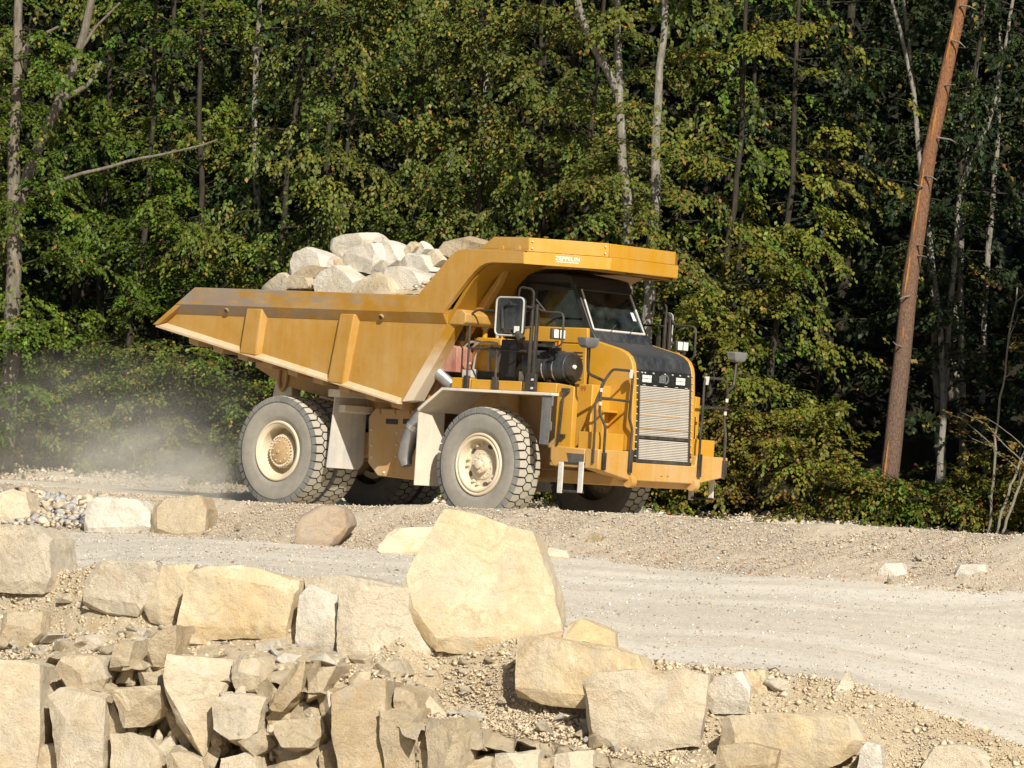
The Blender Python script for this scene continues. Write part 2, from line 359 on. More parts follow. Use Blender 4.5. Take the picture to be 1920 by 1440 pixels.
def np_mesh(name, verts, faces, cols=None, smooth=False):
    """verts (n,3) and faces (m,k) as arrays, cols (n,3)"""
    me = bpy.data.meshes.new(name); verts = np.asarray(verts, np.float32); faces = np.asarray(faces, np.int32); m, k = faces.shape
    me.vertices.add(len(verts)); me.vertices.foreach_set('co', verts.ravel())
    me.loops.add(m * k); me.loops.foreach_set('vertex_index', faces.ravel())
    me.polygons.add(m); me.polygons.foreach_set('loop_start', np.arange(0, m * k, k, dtype=np.int32))
    if smooth: me.polygons.foreach_set('use_smooth', np.ones(m, bool))
    if cols is not None:
        at_ = me.color_attributes.new('Col', 'FLOAT_COLOR', 'POINT')
        c4 = np.ones((len(verts), 4), np.float32); c4[:, :3] = cols; at_.data.foreach_set('color', c4.ravel())
    me.update(calc_edges=True); return me
# ------------------------------------------------------------------ the ground, as strips between surveyed lines
def line(pts, a, b):
    """photo points (x, y) on a line of the ground whose depth is a - b*u  ->  table (u, d, z)"""
    out = []
    for x, y in pts:
        v = ray(x, y); r = v[0] / v[1]; d = a / (1 + b * r); p = CAMP + v * (d / v[1]); out.append((p[0], p[1], p[2]))
    return np.array(sorted(out))
L_EDGE = line([(-150, 1050), (0, 1082), (100, 1085), (190, 1062), (330, 1066), (570, 1090), (760, 1112), (820, 1200), (1060, 1200), (1200, 1240),
               (1430, 1262), (1600, 1288), (1800, 1352), (1920, 1402), (2150, 1500)], 46.5, 0.6)
L_CLIFF = line([(-150, 1240), (0, 1250), (200, 1255), (330, 1262), (600, 1292), (800, 1352), (1000, 1408), (1200, 1460), (1500, 1530), (1920, 1650)], 44.4, 0.6)
L_TOE = line([(-150, 985), (0, 990), (300, 1000), (500, 1015), (700, 1030), (900, 1036), (1100, 1048), (1400, 1075), (1650, 1095), (1920, 1112), (2200, 1130)], 61.7, 0.7)
L_CREST = line([(-150, 900), (0, 906), (200, 925), (400, 940), (540, 945), (700, 950), (830, 951), (1050, 957), (1240, 968), (1400, 978), (1600, 990), (1920, 1004), (2200, 1012)], 65.0, 0.72)
def lu(L, u): return np.interp(u, L[:, 0], L[:, 1]), np.interp(u, L[:, 0], L[:, 2])
def d_forest(u): return 80.5 - 0.33 * np.clip(u, -25, 25)
def knots(u):
    """list of (d, z) arrays from the quarry floor up to the wooded hillside"""
    u = np.asarray(u, float); de, ze = lu(L_EDGE, u); dc, zc = lu(L_CLIFF, u); dt, zt = lu(L_TOE, u); dr, zr = lu(L_CREST, u)
    df = d_forest(u); one = np.ones_like(u)
    return [(one * -80, one * -8.5), (dc - 3.5, one * -8.0), (dc - 0.9, one * -5.2), (dc, zc), (de - 0.7, np.minimum(ze - 0.75, 0.5 * zc + 0.5 * ze)), (de, ze),
            (dt, zt), (dr - 0.25, zr), (dr + 0.5, zr), (dr + 1.5, one * 0.0), (df - 3.0, one * 0.02), (df - 1.2, one * 0.26), (df + 4, one * 0.6), (df + 60, one * 17.0), (one * 400, one * 60.0)]
def gz(u, d):
    K = knots(u); z = np.array(K[0][1], float); d = np.asarray(d, float)
    for (d0, z0), (d1, z1) in zip(K, K[1:]):
        t = np.clip((d - d0) / (d1 - d0), 0, 1); z = np.where(d >= d0, z0 + (z1 - z0) * t, z)
    return z
def rough(u, d, amp):
    P = np.stack([u, d, np.zeros_like(u)], 1); return amp * (fbm(P * 0.8, 5, 0.55) + 0.35 * vnoise(P * 9))
def cells(A, B, sa, sb, seed=0.0):
    """nearest jittered seed on a grid: returns a random value per cell and the distance to the border"""
    a, b = A / sa, B / sb; ia, ib = np.floor(a).astype(int), np.floor(b).astype(int); best = np.full(A.shape, 9.0); sec = best.copy(); val = np.zeros(A.shape); tl = np.zeros(A.shape)
    for da in (-1, 0, 1):
        for db in (-1, 0, 1):
            i, j = (ia + da) & 63, (ib + db) & 63; k = int(seed) & 63; ja = ia + da + .15 + .7 * _T[i, j, k]; jb = ib + db + .15 + .7 * _T[j, i, (k + 9) & 63]
            q = np.hypot(a - ja, b - jb); nb = q < best; sec = np.where(nb, best, np.minimum(sec, q)); val = np.where(nb, _T[i, j, (k + 21) & 63], val)
            tl = np.where(nb, (a - ja) * (_T[j, i, (k + 30) & 63] - .5) + (b - jb) * (_T[i, j, (k + 40) & 63] - .5), tl); best = np.where(nb, q, best)
    return val, sec - best, tl
UC = np.concatenate([np.array([-160, -90, -50, -30, -22]), np.arange(-17, -8.5, .12), np.arange(-8.5, 7.5, 0.034), np.arange(7.5, 17.01, .12), np.array([22, 30, 50, 90, 160])])
def strip(name, k0, k1, rows, mat, amps, kind='structure'):
    """one sheet of ground from knot k0 to knot k1; amps: relief at each knot"""
    K = knots(UC); V = []; nseg = k1 - k0
    for s in range(nseg):
        (d0, z0), (d1, z1) = K[k0 + s], K[k0 + s + 1]; n = rows[s]
        for t in np.linspace(0, 1, n + 1)[(1 if s else 0):]:
            d = d0 + (d1 - d0) * t; z = z0 + (z1 - z0) * t; a = amps[s] + (amps[s + 1] - amps[s]) * t
            z = z + rough(UC, d, 1.0) * a
            if s + k0 in (1, 2, 3) and name == 'quarry_face':      # the broken bedrock steps in and out in blocks
                w = min(1.0, 3.0 * t) if s + k0 == 1 else (1.0 if s + k0 == 2 else max(0.0, 1 - 1.3 * t)); du = UC + .10 * vnoise(np.stack([UC * 2, z * 2, 0 * UC], 1))
                v1, e1, t1_ = cells(du, z + .06 * vnoise(np.stack([UC * 3, z * 3, 1 + 0 * UC], 1)), .62, 1.0, 3); v2, e2, t2_ = cells(du, z + .3 * v1, .26, .42, 17)
                d = d + w * (.34 * (s + k0 < 3) + .85 * (v1 - .45) + .5 * t1_ + .34 * (v2 - .5) + .26 * t2_ + .35 * np.clip(.12 - e1, 0, 1) * 5 + .12 * np.clip(.10 - e2, 0, 1) * 5)
                z = z + (0 if s + k0 == 2 else w * (.16 * (v2 - .5) + .2 * (v1 - .5)))
            V.append(np.stack([UC, d, z], 1))
    V = np.array(V); R, C = V.shape[:2]; idx = np.arange(R * C).reshape(R, C)
    F = np.stack([idx[:-1, :-1], idx[:-1, 1:], idx[1:, 1:], idx[1:, :-1]], -1).reshape(-1, 4)
    o = link(name, np_mesh(name, V.reshape(-1, 3), F, smooth=True), mat)
    if name == 'quarry_face': o.data.set_sharp_from_angle(angle=radians(24))
    return tag(o, kind=kind)
strip('quarry_floor', 0, 1, [10], 'rubble_soil', [0.1, 0.3])
face = strip('quarry_face', 1, 5, [14, 90, 50, 26], 'limestone_bed', [0.3, 0.10, 0.06, 0.06, 0.018])
strip('lower_road', 5, 6, [84], 'white_gravel', [0.018, 0.03])
strip('gravel_bank', 6, 9, [46, 8, 14], 'tan_gravel', [0.03, 0.05, 0.03, 0.01])
strip('haul_road', 9, 11, [34, 10], 'white_gravel', [0.01, 0.02, 0.06])
strip('forest_floor', 11, 14, [20, 30, 6], 'forest_soil', [0.06, 0.25, 1.0, 3.0])

# ------------------------------------------------------------------ rocks
SEED = [0]
def unit3(a): return a / np.linalg.norm(a)
def rock_mesh(name, P, n=26, amp=0.035, edge=0.05, cut=(.74, .95)):
    """a broken block: the hull of the corners P with corners knocked off, crisp edges, stepped and pitted faces. Returns the mesh about its own centre, and the centre"""
    P = np.asarray(P, float); lo, hi = P.min(0), P.max(0); c = P.mean(0) * .5 + (lo + hi) / 4; ext = (hi - lo) / 2 + 1e-4; size = float(np.cbrt(ext.prod())) * 2
    Q = P - c; bm = bmesh.new(); [bm.verts.new(q) for q in Q]
    r = bmesh.ops.convex_hull(bm, input=bm.verts); bmesh.ops.delete(bm, geom=[v for v in bm.verts if not v.link_faces], context='VERTS')
    rnd_ = cut[0] == .87
    for k in range(60 if rnd_ else random.randint(7, 12) if cut[0] < .9 else 4):
        a = unit3(RNG.normal(size=3) + np.array([0, 0 if rnd_ else -.3, 0])); h = float((Q @ a).max()) * random.uniform(*cut)
        if h <= 0: continue
        bmesh.ops.bisect_plane(bm, geom=bm.verts[:] + bm.edges[:] + bm.faces[:], plane_co=tuple(a * h), plane_no=tuple(a), clear_outer=True)
        be = [e for e in bm.edges if e.is_boundary]
        if be: bmesh.ops.holes_fill(bm, edges=be, sides=0)
    bmesh.ops.remove_doubles(bm, verts=bm.verts, dist=size * .012); bmesh.ops.dissolve_limit(bm, angle_limit=radians(5), verts=bm.verts, edges=bm.edges); bmesh.ops.triangulate(bm, faces=bm.faces)
    L = size * 1.25 / n
    for it in range(7):
        lg = [e for e in bm.edges if e.calc_length() > L * 1.4]
        if not lg: break
        bmesh.ops.subdivide_edges(bm, edges=lg, cuts=1); bmesh.ops.triangulate(bm, faces=[f for f in bm.faces if len(f.verts) > 3])
    bmesh.ops.recalc_face_normals(bm, faces=bm.faces); bm.normal_update()
    V = np.array([v.co for v in bm.verts]); N = np.array([v.normal for v in bm.verts]); F = np.array([[v.index for v in f.verts] for f in bm.faces]); bm.free()
    SEED[0] += 7.31; so = SEED[0]; ax = unit3(RNG.normal(size=3) * np.array([.25, .25, .2]) + np.array([0, 0, 1.0]))
    st = np.round((V @ ax) / size * 7 + 1.2 * fbm(V * (1.4 / size) + so, 2)); bed = np.sin(st * 12.99 + so) * .5                                     # bedding steps
    nz = fbm(V * (2.6 / size) + so, 5, .6); stp = np.round(fbm(V * (1.9 / size) + so + 40, 3, .5) * 3.0) / 3.0                                         # conchoidal steps
    V = V + N * ((amp * (.62 * nz + .42 * stp + .30 * bed)) * size)[:, None]
    me = np_mesh(name, V, F, smooth=True); me.set_sharp_from_angle(angle=radians(50 if rnd_ else 21)); return me, c
def ground_d(x, y, lo=38.0, hi=75.0):
    """depth at which the sight line through photo point (x, y) meets the ground"""
    v = ray(x, y); d = np.linspace(lo, hi, 500); u = v[0] / v[1] * d; z = EYE + v[2] / v[1] * d; below = z < gz(u, d); k = int(np.argmax(below)) if below.any() else 0; return float(d[k]) if below.any() else hi
def slab_corners(poly, proud, thick, tilt=0.15, back=0.85, jit=0.06, sink=0.0, lim=0.55, base_rows=0.45):
    """photo outline of the near face -> corners of a solid block standing on (or out of) the ground there"""
    ys = [p[1] for p in poly]; y0, y1 = min(ys), max(ys); low = [p for p in poly if p[1] > y1 - base_rows * (y1 - y0)]; xs = [p[0] for p in low]
    l, r = min(low, key=lambda p: p[0]), max(low, key=lambda p: p[0]); dl, dr_ = ground_d(*l), ground_d(*r); dm = min(ground_d(*p) for p in low); sl = (dr_ - dl) / max((r[0] - l[0]) * dm / FPX, .05); sl = max(-lim, min(lim * .3, sl)); xm = (l[0] + r[0]) / 2
    def dep(x, q): return dm - proud + sl * (x - xm) * dm / FPX + tilt * q
    W0 = np.array([at(x, y, dm) for x, y in poly]); lo_, hi_ = W0[:, 2].min(), W0[:, 2].max(); h = max(hi_ - lo_, .05); s = (W0[:, 2] - lo_) / h
    W = np.array([at(x, y, dep(x, h * q) + random.uniform(-jit, jit)) for (x, y), q in zip(poly, s)]); m = W.mean(0); B = m + (W - m) * back; B[:, 1] = W[:, 1] + thick; B[:, 2] += .02 * h; B[:, 0] += .25 * thick
    if sink:
        lw = W[W[:, 2] < lo_ + .35 * h].copy(); lw[:, 2] -= sink; lw[:, 1] += .05; W = np.concatenate([W, lw])
    return np.concatenate([W, B])
def rock(name, P, mat, label=None, group=None, cat='rock', n=26, amp=0.035, edge=0.05, parent=None, cut=(.74, .95)):
    me, c = rock_mesh(name, P, n, amp, edge, cut); o = link(name, me, mat, parent); o.location = c
    if label: tag(o, label, cat, group)
    return o
def D_edge(x, y, off=0.0):
    v = ray(x, y); r = v[0] / v[1]; return (46.5 + off) / (1 + 0.6 * r)
BL = [  # outline, depth offset from the ledge line, thickness, material, label
 ([(-70, 985), (55, 984), (92, 1008), (97, 1092), (80, 1092), (-70, 1085)], 0.0, 1.2, 'limestone', 'square ochre limestone block at the end of the ledge with a white broken side'),
 ([(753, 1108), (774, 1054), (826, 1000), (835, 956), (850, 958), (894, 966), (999, 996), (1030, 1075), (1059, 1182), (1000, 1192), (950, 1203), (886, 1203), (820, 1196)], 0.35, 0.95, 'limestone_ochre', 'biggest yellow limestone boulder, upright and triangular, at the edge of the lower road'),
 ([(631, 1112), (700, 1098), (812, 1108), (818, 1216), (700, 1224), (631, 1230)], -0.1, 0.8, 'limestone', 'square buff limestone block leaning against the biggest yellow boulder'),
 ([(568, 1082), (640, 1078), (760, 1100), (757, 1112), (632, 1122), (572, 1110)], 0.55, 0.7, 'limestone', 'flat limestone slab lying on top behind the square buff block'),
 ([(550, 1195), (562, 1115), (578, 1095), (631, 1114), (634, 1196), (610, 1212), (562, 1212)], -0.05, 0.6, 'limestone_white', 'white faced limestone block with a dark side, beside the square buff block'),
 ([(330, 1176), (345, 1090), (354, 1064), (450, 1060), (562, 1086), (560, 1130), (549, 1174), (480, 1176)], 0.0, 0.8, 'limestone_ochre', 'long low ochre limestone block along the edge of the lower road'),
 ([(153, 1118), (170, 1062), (190, 1050), (290, 1054), (302, 1085), (272, 1134), (205, 1128)], 0.1, 0.6, 'limestone', 'rough layered limestone block overhanging a dark hollow on the ledge'),
 ([(268, 1134), (298, 1060), (362, 1059), (350, 1110), (328, 1154), (300, 1150)], 0.0, 0.6, 'limestone_ochre', 'smooth orange tinted limestone block wedged beside the long low block'),
 ([(964, 1194), (980, 1188), (1150, 1214), (1222, 1240), (1216, 1296), (1100, 1304), (964, 1288)], -0.2, 0.8, 'limestone_ochre', 'long pale limestone slab set on edge below the biggest yellow boulder'),
 ([(1056, 1198), (1068, 1166), (1090, 1158), (1152, 1186), (1155, 1220), (1070, 1215)], 0.5, 0.5, 'limestone_ochre', 'small cream limestone block behind the long pale slab'),
 ([(1084, 1305), (1090, 1278), (1125, 1262), (1280, 1250), (1334, 1264), (1330, 1292), (1315, 1378), (1240, 1390), (1150, 1394), (1100, 1368)], -0.9, 0.9, 'limestone', 'chunky limestone block with a dark shaded side, alone on the rubble slope'),
 ([(1322, 1294), (1340, 1270), (1390, 1258), (1414, 1298), (1402, 1314), (1338, 1314)], -0.25, 0.4, 'limestone_white', 'faceted white limestone rock behind the chunky block'),
 ([(1392, 1258), (1434, 1254), (1441, 1296), (1422, 1302), (1405, 1282)], 0.0, 0.3, 'limestone_ochre', 'small upright orange limestone rock behind the faceted white rock'),
 ([(1345, 1392), (1352, 1346), (1425, 1338), (1622, 1346), (1624, 1376), (1602, 1404), (1540, 1414), (1440, 1412), (1380, 1400)], -0.7, 0.8, 'limestone_ochre', 'long layered limestone slab low in the gravel'),
 ([(1338, 1450), (1345, 1398), (1400, 1392), (1460, 1408), (1450, 1450), (1400, 1460)], -1.0, 0.6, 'limestone_bed', 'rough brown limestone lump under the end of the layered slab'),
 ([(1606, 1440), (1618, 1390), (1650, 1398), (1656, 1450), (1620, 1460)], -0.5, 0.5, 'limestone_white', 'small white edged limestone stone beside the layered slab'),
 ([(1720, 1450), (1740, 1400), (1800, 1394), (1850, 1408), (1862, 1450), (1790, 1470)], -0.3, 0.7, 'limestone', 'low cream limestone rock half buried at the road edge'),
 ([(1566, 1296), (1590, 1256), (1606, 1296)], 0.15, 0.2, 'limestone_white', 'small pointed triangular stone standing at the road edge'),
]
for poly, off, th, mat, lab in BL:
    x = sum(p[0] for p in poly) / len(poly); y = sum(p[1] for p in poly) / len(poly)
    dd = .08 - off * .3
    big = lab.startswith('biggest')
    rock('limestone_boulder', slab_corners(poly, dd, th, 0.22 if big else 0.12, 0.78, 0.05, 0.15), mat, lab, None, 'rock', 36, 0.026 if big else 0.026, 0.03 if big else 0.05, None, (.92, .99) if big else (.84, .97))
# rocks on the bank below the haul road
def D_toe(x, y, off=0.0):
    v = ray(x, y); r = v[0] / v[1]; return (61.7 + off) / (1 + 0.7 * r)
BK = [
 ([(156, 990), (164, 942), (182, 931), (255, 936), (279, 956), (281, 986), (232, 998)], 1.0, 1.0, 'limestone_white', 'pale flat topped limestone block on the bank beside grey rubble'),
 ([(279, 994), (282, 946), (310, 934), (375, 929), (387, 955), (384, 994), (350, 1000), (290, 1000)], 0.8, 0.9, 'limestone_bed', 'square two toned limestone block on the bank with a dark notch'),
 ([(547, 1021), (550, 985), (566, 964), (590, 951), (612, 945), (640, 949), (653, 968), (656, 994), (630, 1014), (590, 1022)], 0.6, 0.8, 'sandstone_brown', 'smooth rounded brown boulder on the gravel bank'),
 ([(705, 1036), (712, 1012), (736, 990), (832, 987), (828, 1034)], 0.2, 0.8, 'limestone_ochre', 'low cream limestone block behind the biggest yellow boulder'),
 ([(-20, 975), (-10, 925), (20, 916), (48, 924), (55, 960), (40, 980)], 1.2, 0.7, 'limestone', 'cream limestone rock on the bank beside the heap of blue grey stone'),
 ([(1643, 1078), (1655, 1056), (1690, 1055), (1702, 1076), (1680, 1080)], 0.5, 0.5, 'limestone_white', 'small flat cream stone at the foot of the gravel bank'),
 ([(1786, 1078), (1795, 1060), (1846, 1056), (1850, 1074), (1820, 1082)], 0.6, 0.5, 'limestone_white', 'wide white stone with a straight top at the foot of the gravel bank'),
 ([(1098, 1010), (1110, 1000), (1128, 1004), (1126, 1016), (1106, 1018)], 1.0, 0.3, 'limestone_bed', 'small tan stone sitting in the middle of the gravel bank'),
 ([(1010, 1040), (1030, 1028), (1062, 1032), (1068, 1046), (1030, 1050)], 0.2, 0.3, 'limestone', 'flat tan stone at the bank foot beside the biggest yellow boulder'),
]
for poly, off, th, mat, lab in BK:
    x = sum(p[0] for p in poly) / len(poly); dd = .05; rb = 'rounded' in lab
    rock('bank_rock', slab_corners(poly, dd, th, 0.25, 0.8, 0.05, 0.12), mat, lab, None, 'rock', 26, 0.02 if rb else 0.035, 0.04, None, (.87, .93) if rb else (.84, .97))
# the fissured bedrock of the quarry face: each column a block of its own
def D_cliff(x, y, off=0.0):
    v = ray(x, y); r = v[0] / v[1]; return (44.6 + off) / (1 + 0.6 * r)
CF = [
 ([(-60, 1232), (40, 1236), (88, 1252), (70, 1310), (52, 1420), (60, 1520), (-60, 1520)], 0.1), ([(76, 1292), (120, 1278), (192, 1290), (197, 1345), (190, 1520), (112, 1520), (100, 1390)], 0.0),
 ([(92, 1256), (110, 1228), (188, 1232), (199, 1272), (190, 1296), (120, 1290)], 0.15), ([(203, 1258), (212, 1206), (251, 1202), (249, 1250), (238, 1262)], 0.25),
 ([(206, 1290), (300, 1286), (308, 1340), (262, 1366), (230, 1364)], -0.05), ([(270, 1244), (274, 1190), (326, 1172), (322, 1232), (292, 1264)], 0.4),
 ([(301, 1224), (358, 1240), (442, 1236), (408, 1310), (392, 1400), (372, 1440), (332, 1376), (310, 1310)], 0.1), ([(394, 1312), (420, 1300), (492, 1310), (484, 1372), (440, 1404), (402, 1392)], -0.1),
 ([(488, 1334), (544, 1246), (574, 1238), (562, 1312), (530, 1336)], 0.05), ([(563, 1322), (570, 1260), (622, 1250), (602, 1304)], 0.1),
 ([(616, 1292), (640, 1274), (722, 1276), (718, 1330), (717, 1520), (640, 1520), (622, 1352)], 0.15), ([(706, 1332), (766, 1324), (774, 1380), (778, 1520), (722, 1520)], 0.1),
 ([(503, 1352), (600, 1344), (607, 1396), (545, 1414), (514, 1398)], -0.25), ([(793, 1352), (862, 1344), (884, 1390), (872, 1520), (806, 1520)], 0.0),
 ([(860, 1402), (864, 1372), (900, 1370), (907, 1412)], -0.1), ([(922, 1520), (930, 1414), (1002, 1408), (1008, 1520)], -0.05), ([(1030, 1520), (1040, 1414), (1104, 1408), (1120, 1520)], -0.1),
 ([(200, 1375), (260, 1372), (300, 1420), (300, 1520), (205, 1520)], 0.45), ([(310, 1400), (380, 1420), (400, 1520), (300, 1520)], 0.3), ([(400, 1420), (480, 1400), (500, 1520), (410, 1520)], 0.2),
 ([(490, 1440), (560, 1420), (600, 1440), (600, 1520), (500, 1520)], 0.1), ([(60, 1400), (110, 1380), (115, 1520), (50, 1520)], 0.55), ([(430, 1240), (480, 1232), (505, 1260), (480, 1300), (425, 1296)], 0.45),
 ([(0, 1150), (70, 1146), (78, 1206), (20, 1228), (-10, 1220)], 1.0), ([(72, 1145), (90, 1135), (96, 1200), (80, 1206)], 1.0), ([(600, 1385), (640, 1400), (640, 1520), (596, 1520)], 0.5),
 ([(1110, 1452), (1180, 1440), (1230, 1450), (1240, 1520), (1115, 1520)], 0.0), ([(160, 1285), (215, 1278), (225, 1330), (205, 1400), (165, 1400)], 0.5), ([(735, 1290), (775, 1300), (785, 1340), (740, 1335)], 0.5),
]
CF += [([(40, 1268), (78, 1262), (98, 1300), (92, 1350), (66, 1400), (48, 1380)], .35), ([(185, 1330), (212, 1318), (236, 1372), (222, 1440), (190, 1430)], .3), ([(250, 1262), (296, 1256), (304, 1290), (262, 1296)], .3), ([(128, 1196), (176, 1188), (196, 1216), (150, 1230)], .7),
 ([(470, 1290), (500, 1270), (520, 1300), (494, 1330)], .3), ([(590, 1300), (622, 1290), (630, 1340), (604, 1350)], .25), ([(446, 1372), (486, 1366), (512, 1400), (470, 1430), (440, 1410)], .2), ([(560, 1405), (606, 1396), (618, 1440), (590, 1480), (556, 1450)], .3), ([(770, 1350), (796, 1344), (806, 1420), (800, 1520), (776, 1520)], .3),
 ([(866, 1425), (915, 1415), (924, 1470), (900, 1520), (866, 1520)], .25), ([(1000, 1425), (1038, 1420), (1040, 1520), (1004, 1520)], .3), ([(340, 1196), (372, 1186), (390, 1212), (356, 1224)], .6), ([(470, 1208), (520, 1200), (536, 1226), (490, 1236)], .6), ([(690, 1246), (742, 1240), (760, 1268), (706, 1276)], .5), ([(780, 1262), (812, 1256), (826, 1290), (790, 1296)], .5)]
for poly, off in CF:
    x = sum(p[0] for p in poly) / len(poly); y0 = min(p[1] for p in poly); dd = .30 - off * .35
    rock('rock_block', slab_corners(poly, dd - .14, 1.1, 0.12, 0.8, 0.09, 0, .4, 1.0), 'limestone_bed' if random.random() < 0.65 else 'limestone', n=26, amp=0.034, edge=0.10, parent=face)
# small jammed blocks that fill the joints of the face
for k in range(110):
    x, y = random.uniform(-10, 1010), random.uniform(1240, 1450)
    if y < 1240 + max(0, x - 560) * .38: continue
    d0 = ground_d(x, y) + random.uniform(-.02, .22); c0 = at(x, y, d0); sz = random.uniform(.10, .26); P = RNG.normal(size=(9, 3)); P /= np.linalg.norm(P, axis=1, keepdims=True)
    rock('rock_block', c0 + P * np.array([.75, .8, 1.0]) * sz * RNG.uniform(.8, 1.15, (9, 1)), random.choice(['limestone_bed', 'limestone', 'limestone_bed']), n=10, amp=.03, parent=face, cut=(.78, .96))
# loose stones: three dozen shapes, each stone an object of its own
STONES = []
for k in range(24):
    m_ = 9 + k % 5; P = RNG.normal(size=(m_, 3)); P /= np.linalg.norm(P, axis=1, keepdims=True); P *= np.array([1, 0.8, 0.6]) * RNG.uniform(0.7, 1.1, (m_, 1)) * .5
    bm = bmesh.new(); [bm.verts.new(p) for p in P]; bmesh.ops.convex_hull(bm, input=bm.verts); bmesh.ops.recalc_face_normals(bm, faces=bm.faces)
    for v in [v for v in bm.verts if not v.link_faces]: bm.verts.remove(v)
    bmesh.ops.dissolve_limit(bm, angle_limit=radians(14), verts=bm.verts, edges=bm.edges); bmesh.ops.bevel(bm, geom=bm.edges[:], offset=.022, segments=1, affect='EDGES')
    me = bpy.data.meshes.new('stone_shape'); bm.to_mesh(me); bm.free(); me.materials.append(MAT[('limestone', 'limestone_white', 'limestone_bed')[k % 3]]); STONES.append(me)
def loose(name, u, d, s, label, group, cat='stone'):
    o = bpy.data.objects.new(name, STONES[random.randrange(24)]); COL.objects.link(o)
    z = float(gz(np.array([u]), np.array([d]))[0]); o.location = (u, d, z + s * 0.16); o.rotation_euler = (random.uniform(-.5, .5), random.uniform(-.5, .5), random.uniform(0, 6.3))
    o.scale = (s * random.uniform(.8, 1.3), s * random.uniform(.8, 1.1), s * random.uniform(.7, 1.1)); tag(o, label, cat, group); return o
n_l = 0
while n_l < 270:
    x = random.uniform(-10, 1500) if random.random() < 0.75 else random.uniform(0, 700); v = ray(x, 1250); r = v[0] / v[1]
    t = random.random() ** 0.8; d = (44.75 + 1.65 * t) / (1 + 0.6 * r); u = r * d
    s = min(0.46, 0.165 * math.exp(random.gauss(0, 0.55)))
    loose('loose_stone', u, d, s, 'loose angular limestone stone lying on the rubble slope below the ledge blocks', 'loose stones on the rubble slope'); n_l += 1
for k in range(46):
    x = random.uniform(1200, 1930); v = ray(x, 1350); r = v[0] / v[1]; d = (46.5 + random.uniform(-1.4, 0.25)) / (1 + 0.6 * r)
    loose('loose_stone', r * d, d, min(0.16, 0.06 * math.exp(random.gauss(0, 0.5))), 'small pale stone scattered on the gravel margin of the lower road', 'stones on the road margin')
for k in range(60):
    x = random.choice([random.uniform(-20, 160), random.uniform(-20, 560), random.uniform(1600, 1930)]); v = ray(x, 1000); r = v[0] / v[1]; d = (61.7 + random.uniform(-0.1, 2.2)) / (1 + 0.7 * r)
    loose('loose_stone', r * d, d, min(0.3, 0.11 * math.exp(random.gauss(0, 0.45))), 'loose limestone stone on the bank below the haul road', 'stones on the bank')

# gravel nobody could count: joined pebbles
BOXF = np.array([(0, 1, 3, 2), (4, 6, 7, 5), (0, 4, 5, 1), (2, 3, 7, 6), (0, 2, 6, 4), (1, 5, 7, 3)])
TRI = np.array([(0, 1, 3), (1, 2, 3), (2, 0, 3), (1, 0, 4), (2, 1, 4), (0, 2, 4)])
def chips(n):
    """n angular chips: three corners round the waist, one above, one below"""
    a = np.arange(3) * 2 * pi / 3 + RNG.uniform(-.5, .5, (n, 3)); r = RNG.uniform(.42, .85, (n, 3)); V = np.zeros((n, 5, 3)); V[:, :3, 0] = r * np.cos(a) * 1.25; V[:, :3, 1] = r * np.sin(a); V[:, :3, 2] = RNG.uniform(-.18, .18, (n, 3))
    V[:, 3:, :2] = RNG.uniform(-.28, .28, (n, 2, 2)); V[:, 3, 2] = RNG.uniform(.3, .6, n); V[:, 4, 2] = -RNG.uniform(.3, .6, n); return V
def pebbles(name, U, D, S, C, parent=None, lift=0.25):
    n = len(U); Z = gz(U, D); V = chips(n)
    a = RNG.uniform(0, 2 * pi, n); b = RNG.normal(0, 0.45, n); ca, sa, cb, sb = np.cos(a), np.sin(a), np.cos(b), np.sin(b)
    X = V[..., 0] * ca[:, None] - V[..., 1] * sa[:, None]; Y = V[..., 0] * sa[:, None] + V[..., 1] * ca[:, None]; Zz = V[..., 2]
    Y2 = Y * cb[:, None] - Zz * sb[:, None]; Z2 = Y * sb[:, None] + Zz * cb[:, None]; S = S * 1.15
    W = np.stack([X * S[:, None] + U[:, None], Y2 * S[:, None] + D[:, None], Z2 * S[:, None] + (Z + S * lift + rough(U, D, 0.02))[:, None]], -1)
    F = (TRI[None] + 5 * np.arange(n)[:, None, None]).reshape(-1, 3)
    o = link(name, np_mesh(name, W.reshape(-1, 3), F, np.repeat(C, 5, 0)), 'pebble', parent); return tag(o, kind='stuff')
def palette(n, cols, w, var=0.16):
    k = RNG.choice(len(cols), n, p=np.array(w) / sum(w)); c = np.array(cols)[k]; return np.clip(c * (1 + RNG.normal(0, var, (n, 1))), 0.02, 0.85)
CREAM, TAN, GREY, BLUE, RUST, WHITE = (0.55, 0.46, 0.34), (0.46, 0.37, 0.26), (0.37, 0.35, 0.32), (0.36, 0.375, 0.39), (0.36, 0.16, 0.08), (0.66, 0.62, 0.55)
n = 76000; U = RNG.uniform(-11.5, 11.5, n); dt, zt = lu(L_TOE, U); dr, zr = lu(L_CREST, U); T = RNG.random(n) ** 1.05; D = dt - 0.35 + (dr + 0.55 - dt) * T
S = np.clip(0.0115 * np.exp(RNG.normal(0, 0.5, n)), 0.008, 0.08); C = palette(n, [CREAM, TAN, GREY, WHITE], [4, 4, 1.6, .5], .10)
P = np.stack([U, D, 0 * U], 1)
blue = (vnoise(P * 1.6 + 3) > 0.40) & (T < 0.22) & (RNG.random(n) < .45); C[blue] = palette(blue.sum(), [BLUE, GREY], [1, 1])
rust = (vnoise(P * 1.7 + 9) > 0.25) & (T < 0.32) & (RNG.random(n) < 0.3) & (U > -1); C[rust] = palette(rust.sum(), [(0.30, 0.16, 0.10), (0.40, 0.26, 0.17)], [1, 1])
tag(pebbles('bank_gravel', U, D, S, C), 'mixed cream and grey gravel covering the bank below the haul road', 'gravel')
